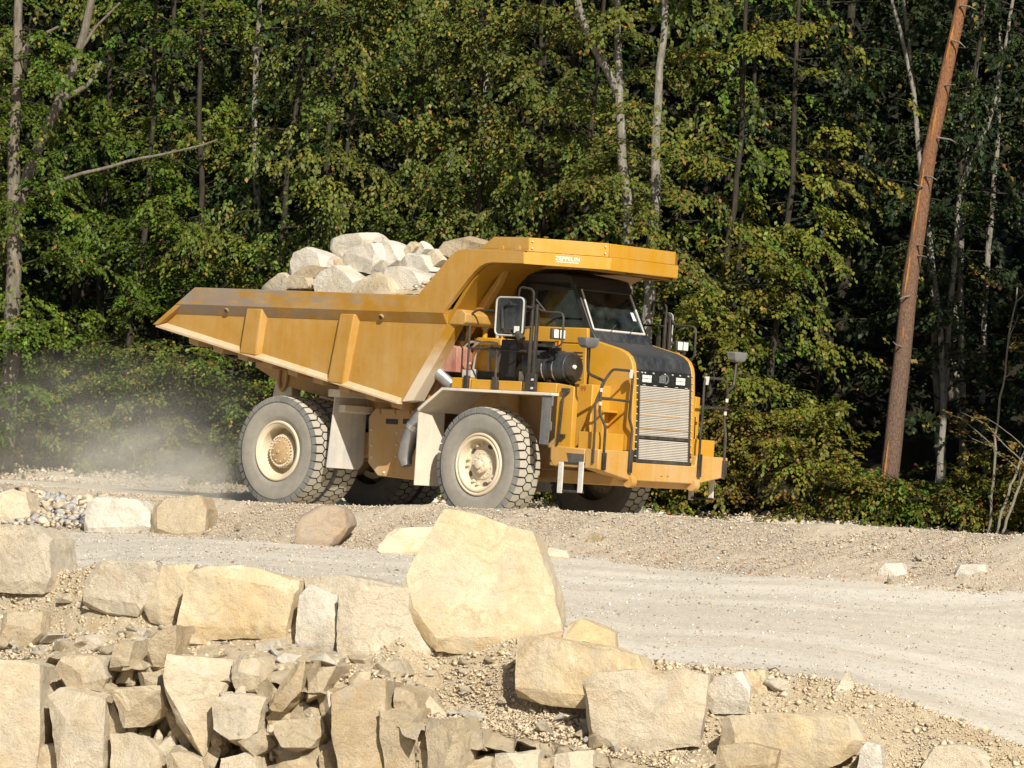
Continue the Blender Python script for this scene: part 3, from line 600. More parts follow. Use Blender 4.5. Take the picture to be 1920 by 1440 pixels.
n = 2600; U = RNG.uniform(-9.2, -6.6, n); dt, zt = lu(L_TOE, U); D = dt + RNG.uniform(0.2, 2.6, n); S = np.clip(0.06 * np.exp(RNG.normal(0, 0.5, n)), 0.02, 0.2)
tag(pebbles('grey_rubble', U, D, S, palette(n, [(.34, .345, .345), GREY, CREAM, TAN], [3, 2, 3, 2], .1), None, 0.3), 'heap of blue grey broken stone on the bank', 'rubble')
n = 14000; U = RNG.uniform(-7, 9.5, n); de, ze = lu(L_EDGE, U); dt, zt = lu(L_TOE, U); D = de + (dt - de) * RNG.random(n) ** 1.2
S = np.clip(0.012 * np.exp(RNG.normal(0, 0.4, n)), 0.006, 0.04)
tag(pebbles('road_grit', U, D, S, palette(n, [CREAM, GREY, RUST, WHITE, (0.24, 0.21, 0.18)], [3, 3, 0.5, 3, 1.5])), 'fine stone grit scattered over the white lower road', 'grit')
n = 40000; v = RNG.random(n); U = RNG.uniform(-8, 6.5, n); dc, zc = lu(L_CLIFF, U); de, ze = lu(L_EDGE, U); D = dc + 0.42 + (de - 0.2 - dc) * v
S = np.clip(0.019 * np.exp(RNG.normal(0, 0.5, n)), 0.009, 0.09)
tag(pebbles('slope_rubble', U, D, S, palette(n, [CREAM, TAN, (0.53, 0.43, 0.29)], [4, 2, 3], .1)), 'broken limestone chips covering the slope below the ledge', 'rubble')
n = 9000; U = RNG.uniform(-13, 9, n); dr, zr = lu(L_CREST, U); D = dr + RNG.uniform(0.4, 2.6, n); S = np.clip(0.02 * np.exp(RNG.normal(0, 0.4, n)), 0.01, 0.06)
tag(pebbles('haul_road_gravel', U, D, S, palette(n, [CREAM, TAN, GREY], [3, 2, 1], .1)), 'pale gravel on the haul road shoulder', 'gravel')
n = 7000; U = RNG.uniform(-14, 10, n); D = d_forest(U) - RNG.uniform(0.9, 3.4, n); S = np.clip(0.035 * np.exp(RNG.normal(0, 0.5, n)), 0.012, 0.14)
tag(pebbles('verge_gravel', U, D, S, palette(n, [CREAM, WHITE, TAN], [4, 1, 3], .1)), 'pale gravel along the verge at the forest edge', 'gravel')
# ------------------------------------------------------------------ the dump truck (x forward, y to its left, z up, origin under the front axle)
truck = empty('dump_truck', tuple(TR0), -YAW)
tag(truck, 'yellow off road quarry dump truck loaded with pale boulders, driving down the haul road', 'dump truck')
def part(name, mb, mat, parent=truck, bevel=0.0, angle=35, label=None):
    o = mb.build(name, mat, parent, bevel, True, angle)
    if label: o['label'] = label
    return o
R_T, WB = 0.968, -4.658
def tyre_mesh():
    m = MB(); half = [(0.50, -0.20), (0.53, -0.225), (0.60, -0.250), (0.615, -0.2535), (0.63, -0.2545), (0.72, -0.266), (0.80, -0.264), (0.83, -0.258), (0.838, -0.262), (0.85, -0.256), (0.89, -0.238), (0.912, -0.215)]
    m.cur = 3; m.lathe(half[:8], 96); m.cur = 0; m.lathe(half[7:], 96)
    m.cur = 1; m.lathe([(0.912, -0.215), (0.922, -0.12), (0.925, 0), (0.922, 0.12), (0.912, 0.215)], 96)
    m.cur = 0; m.lathe([(r, -y) for r, y in reversed(half)], 96)
    N = 40; p = 2 * pi / N
    def block(th, top, bot, tr, br):
        n = len(top); T = [(r * cos(th + a), y, r * sin(th + a)) for (a, y), r in zip(top, tr)]; B = [(r * cos(th + a), y, r * sin(th + a)) for (a, y), r in zip(bot, br)]
        m.cur = 2; m.add(T, [tuple(range(n))]); m.cur = 1 if len(top) == 6 else 0
        m.add(T + B, [(j, (j + 1) % n, n + (j + 1) % n, n + j) for j in range(n)])
    for k in range(N):
        th = k * p
        for s in (-1, 1):
            top = [(-.40 * p, s * .246), (.36 * p, s * .246), (.42 * p, s * .118), (.03 * p, s * .072), (-.40 * p, s * .118)]
            bot = [(-.45 * p, s * .268), (.41 * p, s * .268), (.45 * p, s * .112), (.03 * p, s * .064), (-.45 * p, s * .112)]
            block(th, top, bot, [.950, .950, .966, R_T, .966], [.855, .855, .90, .90, .90])
        top = [(-.42 * p, -.050), (-.02 * p, -.098), (.42 * p, -.052), (.42 * p, .050), (.02 * p, .098), (-.42 * p, .052)]
        bot = [(a * 1.1, y * 1.06) for a, y in top]
        block(th + p / 2, top, bot, [R_T] * 6, [.90] * 6)
    return m
def wheel(x, y, z, rear, flip, steer=0.0):
    m = MB()
    if rear:
        m.lathe([(0.515, -0.19), (0.525, -0.235), (0.512, -0.252), (0.490, -0.254), (0.478, -0.238), (0.440, -0.226), (0.415, -0.20), (0.405, -0.10), (0.395, 0.10), (0.30, 0.14), (0.28, 0.14)], 64)
    else:
        m.lathe([(0.515, -0.19), (0.525, -0.235), (0.512, -0.252), (0.495, -0.254), (0.485, -0.235), (0.462, -0.232), (0.452, -0.250), (0.430, -0.250), (0.420, -0.225), (0.405, -0.20), (0.398, -0.13), (0.36, -0.105), (0.26, -0.115), (0.235, -0.135), (0.0, -0.135)], 64)
    w = part('wheel', m, 'rim_dust', truck, 0, 30); w.location = (x, y, z); w.rotation_euler = (0, random.uniform(0, 6), pi if flip else steer)
    global TYRE
    try: TYRE
    except NameError:
        TYRE = tyre_mesh().mesh('tyre'); TYRE.polygons.foreach_set('use_smooth', [True] * len(TYRE.polygons)); TYRE.set_sharp_from_angle(angle=radians(30))
        for k in ('tyre_side', 'tread_groove', 'tread_dust', 'tyre_dusty'): TYRE.materials.append(MAT[k])
    link('tyre', TYRE, None, w)
    h = MB(); cp = MB(); b = MB()
    if rear:
        h.lathe([(0.29, 0.14), (0.292, -0.12), (0.285, -0.135), (0.225, -0.14), (0.215, -0.135)], 48); cp.lathe([(0.222, -0.130), (0.215, -0.158), (0.20, -0.165), (0.0, -0.170)], 40)
        for k in range(28):
            a = 2 * pi * k / 28; c = (0.258 * cos(a), -0.14, 0.258 * sin(a)); b.cyl(c, (c[0], -0.165, c[2]), 0.014, 0.012, 6)
        for k in range(10):
            a = 2 * pi * k / 10 + .2; c = (0.18 * cos(a), -0.16, 0.18 * sin(a)); b.cyl(c, (c[0], -0.180, c[2]), 0.013, 0.011, 6)
        cp.cyl((0.02, -0.165, 0.05), (0.02, -0.185, 0.05), 0.035, 0.03, 10)
        part('hub', h, 'rim_dust', w); part('hub_cap', cp, 'rust_hub', w); part('hub_bolts', b, 'rim_dust', w)['kind'] = 'stuff'
    else:
        h.lathe([(0.15, -0.13), (0.15, -0.20), (0.14, -0.215), (0.075, -0.22), (0.07, -0.26), (0.045, -0.268), (0.0, -0.268)], 32)
        for k in range(5):
            a0 = 2 * pi * k / 5
            for da in (-0.16, 0.16):
                a = a0 + da; c = (0.33 * cos(a), -0.10, 0.33 * sin(a)); b.cyl(c, (c[0], -0.165, c[2]), 0.030, 0.024, 8)
            a = a0 + pi / 5
            q = [(0.325 + 0.034 * cos(e), 0.16 * sin(e)) for e in np.linspace(0, 2 * pi, 17)[:-1]]
            cp = MB(); cp.add([(r * cos(a + s), -0.118, r * sin(a + s)) for r, s in q] + [(r * cos(a + s), -0.095, r * sin(a + s)) for r, s in q], [tuple(range(16))] + [(j, (j + 1) % 16, 16 + (j + 1) % 16, 16 + j) for j in range(16)]); part('opening_plate', cp, 'tread_groove', w)  # dark oval plates stand in for the shade of holes in the disc
        for k in range(8):
            a = 2 * pi * k / 8; c = (0.11 * cos(a), -0.215, 0.11 * sin(a)); b.cyl(c, (c[0], -0.232, c[2]), 0.011, 0.01, 6)
        for k in range(12):
            a = 2 * pi * k / 12; c = (0.20 * cos(a), -0.13, 0.20 * sin(a)); b.cyl(c, (c[0], -0.148, c[2]), 0.012, 0.01, 6)
        part('hub', h, 'rim_dust', w); part('wheel_nuts', b, 'rim_dust', w)['kind'] = 'stuff'
wheel(0, -1.47, 0.937, False, False, radians(-2)); wheel(0, 1.47, 0.937, False, True)
for yy in (-1.47, -0.86): wheel(WB, yy, 0.94, True, False)
for yy in (1.47, 0.86): wheel(WB, yy, 0.94, True, True)

# ---- chassis
for s in (-1, 1):
    part('frame_rail', MB().box(-6.2, 2.3, min(s * .42, s * .58), max(s * .42, s * .58), 0.92, 1.36), 'frame_paint', truck, 0.015)
part('rear_axle', MB().lathe([(0.0, -1.2), (0.16, -1.2), (0.17, -0.55), (0.36, -0.3), (0.40, 0), (0.36, 0.3), (0.17, 0.55), (0.16, 1.2), (0, 1.2)], 28, (WB, 0, 0.94)), 'frame_paint')
part('front_axle', MB().cyl((0, -1.3, 0.92), (0, 1.3, 0.92), 0.13, None, 18).box(-0.2, 0.2, -0.65, 0.65, 0.72, 1.15), 'frame_paint')
for s in (-1, 1):
    part('front_strut', MB().cyl((0.05, s * 1.02, 0.9), (-0.05, s * 0.98, 2.15), 0.17, None, 20).cyl((0.05, s * 1.02, 0.75), (0.03, s * 1.01, 1.35), 0.205, None, 20), 'frame_paint')
    part('body_pivot', MB().prism_y([(-5.95, 1.30), (-5.30, 1.30), (-5.42, 2.40), (-5.75, 2.46)], min(s * .48, s * .70), max(s * .48, s * .70)), 'dusty_steel', truck, 0.02)
    part('hoist_cylinder', MB().cyl((-2.15, s * 0.80, 0.75), (-2.75, s * 0.80, 1.75), 0.12, None, 18).cyl((-2.75, s * .80, 1.75), (-2.95, s * .8, 2.10), 0.08, None, 14), 'frame_paint')
    part('rear_strut', MB().cyl((-5.35, s * .55, 1.0), (-5.30, s * .55, 1.65), 0.15, None, 18), 'frame_paint')
part('drive_shaft', MB().cyl((-4.2, 0, 0.95), (-0.4, 0, 1.1), 0.11, None, 16), 'frame_paint')
part('gearbox', MB().box(-1.5, 0.9, -0.40, 0.40, 0.75, 1.6), 'frame_paint', truck, 0.05)
part('engine_block', MB().box(0.3, 1.9, -0.55, 0.55, 1.35, 2.35), 'black_paint', truck, 0.04)
part('belly_plate', MB().prism_y([(1.2, .72), (2.35, .74), (2.42, 0.92), (1.2, .95)], -1.1, 1.1), 'bumper_paint', truck, 0.01)
# hook hanging under the body tail
x, z = side(527, 718, -0.75)
part('tow_hook', MB().tube(fillet([(x - .06, -.75, z + .22), (x - .06, -.75, z - .02), (x + .03, -.75, z - .16), (x + .12, -.75, z - .02), (x + .14, -.75, z + .2)], .08), .035, 8), 'rust_hub')
# side tank between the axles
tank = part('fuel_tank', MB().prism_y([side(*p, -0.98) for p in ((691, 782), (704, 765), (790, 770), (790, 902), (708, 892), (690, 868))], -0.98, -0.55), 'frame_paint', truck, 0.015)
for px in (735, 767):
    a = side(px - 11, 785, -0.98); b = side(px + 11, 796, -0.98)
    part('slot_plate', MB().box(a[0], b[0], -0.986, -0.975, b[1], a[1]), 'black_paint', tank, 0.004)  # black plates in place of the shade inside open slots
for px in (712, 740, 768):
    a = side(px, 772, -0.98); part('tank_lug', MB().prism_y([(a[0] - .03, a[1] - .04), (a[0] + .03, a[1] - .04), (a[0], a[1] + .06)], -1.0, -0.97), 'frame_paint', tank)
bb = MB()
for px, py in ((697, 806), (745, 812), (697, 835), (744, 834), (697, 857), (742, 856), (720, 886)):
    a = side(px, py, -0.98); bb.cyl((a[0], -0.975, a[1]), (a[0], -1.0, a[1]), 0.022, 0.018, 8)
part('tank_bolts', bb, 'dusty_steel', tank)
part('tank_mirror_side', MB().prism_y([(-3.25, 1.6), (-3.1, 1.76), (-2.0, 1.78), (-1.95, .6), (-2.93, .62), (-3.2, .86)], 0.55, 0.98), 'frame_paint', truck, 0.015)
# guard in front of the rear tyres
gx = -3.52
for s in (-1, 1):
    y0, y1 = (-1.66, -0.76) if s < 0 else (0.76, 1.66)
    g = part('tyre_guard', MB().prism_x([(y0, 0.71), (y1 - .12, 0.70), (y1, 0.82), (y1, 2.0), (y0 + .10, 2.0)] if s < 0 else [(y0, 0.82), (y0 + .12, .70), (y1, .71), (y1 - .10, 2.0), (y0, 2.0)], gx, gx + .03), 'grey_plate', truck, 0.004)
    part('guard_channel', MB().prism_y([(gx + .03, 1.66), (gx + .19, 1.69), (gx + .19, 1.80), (gx + .03, 1.80)], y0 + .18, y1), 'dusty_steel', g, 0.008)
    part('guard_channel', MB().prism_y([(gx - .12, 1.93), (gx + .16, 1.93), (gx + .16, 2.06), (gx - .12, 2.06)], y0 + .06, y1), 'dusty_steel', g, 0.008)
    part('guard_bracket', MB().box(gx - .05, gx + .40, y0 + .26, y1, 2.06, 2.20), 'frame_paint', g, 0.01)

# ---- dump body
YO = 2.0
body = part('dump_body', MB().prism_y([(-7.60, 3.00), (-1.66, 1.90), (-1.60, 1.98), (-7.56, 3.07)], -1.86, 1.86), 'body_paint', truck, 0.006)
def xend(z): return -7.67 + (z - 3.03) * (1.02 / 0.69)
for s in (-1, 1):
    part('side_panel', MB().prism_y([(-7.62, 3.045), (-1.66, 1.90), (-0.75, 3.24), (-0.75, 3.60), (-6.85, 3.60)], min(s * 1.84, s * 1.88), max(s * 1.84, s * 1.88)), 'body_paint', body)
    q = [(s * YO, 3.715), (s * YO, 3.41), (s * 1.885, 3.235), (s * 1.78, 3.235), (s * 1.78, 3.715)]
    part('top_rail', MB().loft([[(xend(z), y, z) for y, z in q], [(-0.74, y, z if z < 3.5 else 3.70) for y, z in q]]), 'scuffed_rail' if s < 0 else 'body_paint', body, 0.012, 18)
    q = [(s * 1.975, 0.0), (s * 1.975, -0.04), (s * 1.84, -0.04), (s * 1.84, 0.10)]
    part('bottom_rail', MB().loft([[(-7.60 + dz * .3, y, 3.03 + dz) for y, dz in q], [(-1.67, y, 1.895 + dz) for y, dz in q]]), 'dusty_edge', body, 0.008)
    part('tail_edge', MB().loft([[(-7.67, s * 1.99, 3.03), (-7.52, s * 1.99, 3.03), (-7.52, s * 1.86, 3.03), (-7.67, s * 1.86, 3.03)], [(xend(3.42), s * 1.99, 3.42), (xend(3.42) + .15, s * 1.99, 3.42), (xend(3.42) + .15, s * 1.86, 3.42), (xend(3.42), s * 1.86, 3.42)]]), 'body_paint', body, 0.008)
    for bot, top in (((449, 662, 479), (463, 578, 492)), ((613, 716, 641), (638, 588, 665))):
        b0 = side(bot[0], bot[1], -1.97); b1 = side(bot[2], bot[1] + 4, -1.97); t0 = side(top[0], top[1], -1.97); t1 = side(top[2], top[1] + 1, -1.97)
        def sec(p, q): return [(p[0], s * 1.87, p[1]), (p[0] + .01, s * 1.985, p[1]), (q[0], s * 1.985, q[1]), (q[0] + .07, s * 1.87, q[1])]
        part('side_rib', MB().loft([sec(b0, b1), sec(t0, t1)]), 'body_paint', body, 0.018)
    for px, py in ((425, 582), (715, 594)):
        h = side(px, py, -1.95)
        m = MB(); m.tube([(h[0], s * 1.93, h[1] + .012), (h[0], s * 1.965, h[1] - .012)], [0.055, 0.05], 14)
        part('rail_eye', m, 'scuffed_rail', body); part('hole_disc', MB().tube([(h[0], s * 1.95, h[1]), (h[0], s * 1.972, h[1] - .014)], [.036, .036], 14), 'tread_groove', body)  # dark disc painted where the hole of the eye would be in shade
    W = [(-1.32, 3.713), (-.66, 4.365), (-.57, 4.43), (-.47, 4.47), (-.36, 4.487), (.945, 4.467), (.96, 4.27), (.30, 4.275), (.15, 4.26), (.02, 4.21), (-.10, 4.12), (-.22, 4.01), (-.72, 3.475), (-.735, 3.41), (-1.62, 3.41)]
    part('canopy_wing', MB().prism_y(W, min(s * 2.004, s * 1.90), max(s * 2.004, s * 1.90)), 'body_paint', body, 0.006)
    # bevelled corner between side and headboard
    part('corner_post', MB().loft([[(-1.66, s * 1.88, 1.90), (-1.40, s * 1.88, 1.93), (-1.40, s * 1.6, 1.93), (-1.66, s * 1.6, 1.9)], [(-.755, s * 1.88, 3.24), (-.60, s * 1.80, 3.24), (-.60, s * 1.6, 3.24), (-.755, s * 1.6, 3.24)]]), 'splash_paint', body, 0.01)
H = [(-1.62, 1.93), (-.74, 3.25), (-.22, 3.98), (.0, 4.16), (.35, 4.30)]; Hb = [(x - .06, z + .03) for x, z in H]
part('headboard', MB().prism_y(H + Hb[::-1], -1.87, 1.87), 'splash_paint', body)
part('headboard_beam', MB().prism_y([(-.76, 3.23), (-.42, 3.23), (-.36, 3.29), (-.36, 3.42), (-.44, 3.49), (-.62, 3.49)], -1.86, 1.86), 'body_paint', body, 0.02)
part('headboard_beam', MB().prism_y([(-1.30, 2.45), (-1.0, 2.45), (-.95, 2.6), (-1.16, 2.68)], -1.5, 1.5), 'body_paint', body, 0.02)
for yy in (-1.35, -.45, .45, 1.35):
    part('headboard_rib', MB().prism_y([(-.58, 3.49), (-.40, 3.49), (-.08, 3.95), (.05, 4.2), (-.06, 4.12)], yy - .07, yy + .07), 'body_paint', body, 0.015)
    part('headboard_rib', MB().prism_y([(-1.60, 1.96), (-1.45, 1.96), (-.62, 3.23), (-.76, 3.23)], yy - .08, yy + .08), 'body_paint', body, 0.015)
for k in range(9):
    x = -7.0 + k * 0.62; z = 3.00 - (x + 7.6) * (1.10 / 5.94)
    part('floor_bolster', MB().prism_y([(x, z), (x + .28, z - .05), (x + .25, z - .20), (x + .03, z - .16)], -1.74, 1.74), 'frame_paint', body, 0.01)
for s in (-1, 1):
    part('body_runner', MB().prism_y([(-6.3, 2.62), (-2.0, 1.82), (-2.0, 1.52), (-5.6, 2.1), (-6.3, 2.4)], min(s * .50, s * .72), max(s * .50, s * .72)), 'frame_paint', body, 0.01)
# canopy over the cab
canopy = part('canopy', MB().prism_z([(-.36, -1.90), (.93, -1.90), (1.80, -.84), (1.80, .84), (.93, 1.90), (-.36, 1.90)], 4.36, 4.44), 'body_paint', body)
def wall(a, b, z0, z1, th, name, mat='yellow_paint', ext=0.0, par=None):
    a = np.array(a, float); b = np.array(b, float); t = (b - a) / np.linalg.norm(b - a); nrm = np.array([-t[1], t[0]])
    a2, b2 = a - t * ext, b + t * ext; q = [a2, b2, b2 + nrm * th, a2 + nrm * th]
    return part(name, MB().prism_z([tuple(p) for p in q], z0, z1), mat, par or canopy, 0.008)
A0, A1, A2, A3 = (.955, -2.0), (1.885, -.885), (1.885, .885), (.955, 2.0)
wall(A0, A1, 4.262, 4.468, .07, 'canopy_beam', 'yellow_paint'); wall(A1, A2, 4.256, 4.472, .07, 'canopy_beam'); wall(A2, A3, 4.262, 4.468, .07, 'canopy_beam')
B0, B1, B2, B3 = (1.00, -1.955), (1.858, -.92), (1.858, .83), (1.00, 1.955)
bd = wall(B0, B1, 4.472, 4.70, .025, 'canopy_board', 'yellow_paint'); fb = wall((1.86, -.90), B2, 4.475, 4.695, .025, 'canopy_board', 'yellow_paint'); wall((1.83, .86), B3, 4.472, 4.70, .025, 'canopy_board')
for s in (-1, 1):
    sb = part('canopy_board', MB().prism_y([(-.06, 4.505), (.235, 4.705), (.985, 4.70), (.985, 4.505)], min(s * 1.95, s * 1.925), max(s * 1.95, s * 1.925)), 'body_paint', canopy, 0.004)
    for xx in (.42, .78):
        part('board_gusset', MB().prism_y([(xx - .05, 4.49), (xx + .06, 4.49), (xx + .05, 4.56), (xx - .02, 4.56)], min(s * 1.95, s * 1.985), max(s * 1.95, s * 1.985)), 'body_paint', canopy, 0.004)
    part('canopy_ledge', MB().box(-.10, 1.0, min(s * 2.0, s * 1.9), max(s * 2.0, s * 1.9), 4.472, 4.50), 'scuffed_rail', canopy, 0.004)
    part('canopy_stiffener', MB().box(-.15, 1.75, s * .7 - .05, s * .7 + .05, 4.27, 4.36), 'body_paint', canopy, 0.008)
part('canopy_stiffener', MB().box(.85, .95, -1.85, 1.85, 4.28, 4.357), 'body_paint', canopy, 0.008)
# lettering on the angled beam, built as flat raised print
ang = atan2(A1[1] - A0[1], A1[0] - A0[0])
def lettering(txt, name, loc, rot, size, mat, parent, extrude=0.0015, sx=1.0):
    cu = bpy.data.curves.new('text', 'FONT'); cu.body = txt; cu.size = size; cu.extrude = extrude; cu.align_x = 'CENTER'; cu.align_y = 'CENTER'; cu.offset = size * 0.012
    ob = bpy.data.objects.new('text', cu); COL.objects.link(ob); bpy.context.view_layer.update(); dg = bpy.context.evaluated_depsgraph_get()
    me = bpy.data.meshes.new_from_object(ob.evaluated_get(dg)); bpy.data.objects.remove(ob); me.materials.clear()
    o = link(name, me, mat, parent); o.location = loc; o.rotation_euler = rot; o.scale = (sx, 1, 1); return o
mx, my = A0[0] + (A1[0] - A0[0]) * .50, A0[1] + (A1[1] - A0[1]) * .50; nx, ny = sin(ang), -cos(ang)
lettering('ZEPPELIN', 'lettering', (mx + nx * .004, my + ny * .004, 4.392), (pi / 2, 0, ang), 0.098, 'white_decal', canopy, sx=1.0)
m = MB()
for k in range(15):
    x0 = -.185 + k * .025; m.box(x0, x0 + .019, -.004, -.001, -.008, .008)
ln = part('lettering_line', m, 'white_decal', canopy); ln.location = (mx, my, 4.338); ln.rotation_euler = (0, 0, ang)
bo = MB()
for p in ((B0[0] + .04, B0[1] + .05), (B1[0] - .04, B1[1] - .05)):
    for z in (4.53, 4.64): bo.cyl((p[0] + nx * -.0, p[1] + ny * .0, z), (p[0] + nx * .03, p[1] + ny * .03, z), .016, .014, 8)
part('board_bolts', bo, 'dusty_steel', canopy)

# ---- front wing, deck and bumper
for s in (-1, 1):
    ya, yb = min(s * 1.83, s * .72), max(s * 1.83, s * .72)
    F1 = [(-1.31, 1.755), (-.80, 2.135), (1.60, 2.135)]
    top = [(x, z + (0.045 if k else 0.05)) for k, (x, z) in enumerate(F1)]
    fe = part('fender', MB().prism_y([F1[0], F1[1], F1[2], top[2], (top[1][0] - .02, top[1][1]), (top[0][0] - .035, top[0][1])], ya, yb), 'dusty_steel', truck, 0.006)
    part('mud_flap', MB().box(-1.34, -1.31, min(s * 1.80, s * 1.16), max(s * 1.80, s * 1.16), .52, 1.76), 'dusty_steel', fe, 0.004)
    part('wheel_well', MB().prism_y([(-1.3, 1.0), (1.5, 1.0), (1.5, 2.13), (-.8, 2.13), (-1.3, 1.75)], min(s * .74, s * .70), max(s * .74, s * .70)), 'frame_paint', fe)
    part('fender_flap', MB().prism_y([(1.37, 2.13), (1.36, 1.335), (1.545, 1.33), (1.56, 1.55), (1.60, 1.57), (1.60, 1.70), (1.565, 1.72), (1.565, 1.95), (1.60, 1.97), (1.60, 2.13)], min(s * 1.80, s * 1.775), max(s * 1.80, s * 1.775)), 'grey_rubber', fe, 0.006)
    for k, (xa, xb) in enumerate(((-.74, -.33), (-.31, .28), (.30, .80), (.82, 1.56))):
        part('deck_beam', MB().box(xa, xb, min(s * 1.68, s * 1.50), max(s * 1.68, s * 1.50), 2.183, 2.345 if k else 2.36), 'yellow_paint', truck, 0.012)
    part('deck_plate', MB().box(-.74, 1.56, min(s * 1.50, s * .74), max(s * 1.50, s * .74), 2.183, 2.30), 'black_paint', truck, 0.008)
    # column between wheel and steps
    part('deck_column', MB().prism_y([(1.565, 1.30), (1.92, 1.30), (1.92, 2.30), (1.60, 2.34), (1.565, 2.30)], min(s * 1.66, s * 1.54), max(s * 1.66, s * 1.54)), 'yellow_paint', truck, 0.012)
    part('step_panel', MB().box(1.60, 1.99, min(s * 1.28, s * .80), max(s * 1.28, s * .80), 1.30, 2.36), 'yellow_paint', truck, 0.012)
    part('step_box', MB().box(2.0, 2.36, min(s * 1.57, s * .84), max(s * 1.57, s * .84), 1.30, 1.585), 'yellow_paint', truck, 0.012)
    part('step_tread', MB().box(2.0, 2.20, min(s * 1.20, s * .84), max(s * 1.20, s * .84), 1.92, 1.96), 'yellow_paint', truck, 0.006)
    part('step_side', MB().box(1.995, 2.22, min(s * 1.24, s * 1.20), max(s * 1.24, s * 1.20), 1.585, 1.96), 'yellow_paint', truck, 0.006)
XB = 2.555
bp = [(-1.70, 1.31), (-1.70, .985), (-.88, .835), (.88, .835), (1.70, .985), (1.70, 1.31), (.87, 1.31), (.83, 1.135), (-.83, 1.135), (-.87, 1.31)]
bumper = part('bumper', MB().prism_x(bp, XB - .28, XB), 'bumper_paint', truck, 0.018)
for s in (-1, 1):
    part('bumper_wing', MB().prism_y([(XB - .285, .99), (XB - .285, 1.305), (1.53, 1.325), (1.53, 1.10), (1.60, .99)], min(s * 1.695, s * 1.28), max(s * 1.695, s * 1.28)), 'bumper_paint', bumper, 0.02)
    a = side(1062, 849, -1.70); b = side(1094, 871, -1.70)
    part('bumper_step', MB().prism_y([(a[0], a[1]), (b[0], a[1] - .005), (b[0] - .01, b[1]), (a[0] + .06, b[1])], min(s * 1.699, s * 1.65), max(s * 1.699, s * 1.65)), 'tread_groove', bumper)
    for i, (xa, xb) in enumerate(((1048, 1057), (1086, 1098))):
        p = side(xa, 868, -1.72); q = side(xb, 925, -1.72)
        part('ladder_strap', MB().box(p[0], p[0] + .10, min(s * 1.735, s * 1.705), max(s * 1.735, s * 1.705), q[1], p[1] + .02), 'strap_white', bumper, 0.008)
    p = side(1052, 920, -1.72); q = side(1092, 920, -1.72)
    part('ladder_rung', MB().cyl((p[0], s * 1.70, p[1]), (q[0], s * 1.70, p[1]), .022, None, 10), 'rail_black', bumper)
    part('ladder_rung', MB().cyl((p[0], s * 1.70, p[1] + .46), (q[0], s * 1.70, p[1] + .46), .018, None, 10), 'rail_black', bumper)
    part('tow_eye', MB().tube([(XB - .02, s * .83 - .06, .82), (XB - .02, s * .83 + .06, .82)], .10, 16), 'bumper_paint', bumper)
m = MB()
for px in (1240, 1252):
    yy, zz = front(px, 893, XB); m.box(XB - .002, XB + .004, yy - .022, yy + .022, zz - .005, zz + .005)
part('slot_bars', m, 'tread_groove', bumper)  # dark bars laid on the bumper for the shade in its slots

# ---- hood and radiator
HP = [(1.50, 3.12), (2.12, 2.985), (2.26, 2.935), (2.36, 2.86), (2.42, 2.76), (2.445, 2.66), (2.50, 1.95), (2.51, 1.31), (1.50, 1.31)]
hood = part('hood', MB().prism_y([(x - .03, z - .03) for x, z in HP], -.60, .60), 'black_paint', truck)
for s in (-1, 1):
    part('hood_side', MB().prism_y([(1.50, 3.12)] + HP[1:], min(s * .82, s * .715), max(s * .82, s * .715)), 'yellow_paint', hood, 0.02)
HT = HP[:6]
part('hood_top', MB().prism_y(HT + [(x - .02, z - .03) for x, z in HT[::-1]], -.712, .712), 'hood_black', hood)
part('radiator_header', MB().prism_y([(2.447, 2.655), (2.468, 2.42), (2.42, 2.42), (2.41, 2.655)], -.712, .712), 'black_paint', hood)
for s in (-1, 1):
    part('grille_edge', MB().prism_y([(2.470, 2.42), (2.535, 1.19), (2.47, 1.19), (2.42, 2.42)], min(s * .712, s * .645), max(s * .712, s * .645)), 'rail_black', hood, 0.004)
    bo = MB()
    for k in range(13):
        z = 2.62 - k * .115; x = 2.445 + (2.66 - z) * .05; bo.cyl((x, s * .725, z), (x + .03, s * .725, z), .012, .010, 6)
    part('grille_bolts', bo, 'strap_white', hood)
grille = part('grille', MB().prism_y([(2.455, 2.42), (2.515, 1.19), (2.40, 1.19), (2.40, 2.42)], -.645, .645), 'black_paint', hood)
for k in range(44):
    z = 2.395 - k * .0274; x = 2.457 + (2.42 - z) * .0488
    if k in (30, 31): continue
    part('grille_slat', MB().prism_y([(x, z), (x + .022, z - .005), (x + .022, z - .0205), (x, z - .0235)], -.64, .64), 'grille_slat', grille)
for z in (2.16, 1.93, 1.70):
    x = 2.457 + (2.42 - z) * .0488 + .022; part('grille_band', MB().box(x, x + .006, -.64, .64, z - .008, z + .008), 'rust_hub', grille)
z = 1.56; x = 2.457 + (2.42 - z) * .0488; part('grille_bar', MB().box(x, x + .03, -.66, .66, z - .028, z + .028), 'rail_black', grille, 0.004)
part('grille_sill', MB().box(2.47, 2.56, -.72, .72, 1.135, 1.19), 'rail_black', hood, 0.006)
m = MB()
for yy in (-.55, -.27, 0.02, .30, .56): m.box(2.468, 2.485, yy - .03, yy + .03, 2.408, 2.418)
part('header_clips', m, 'strap_white', hood)
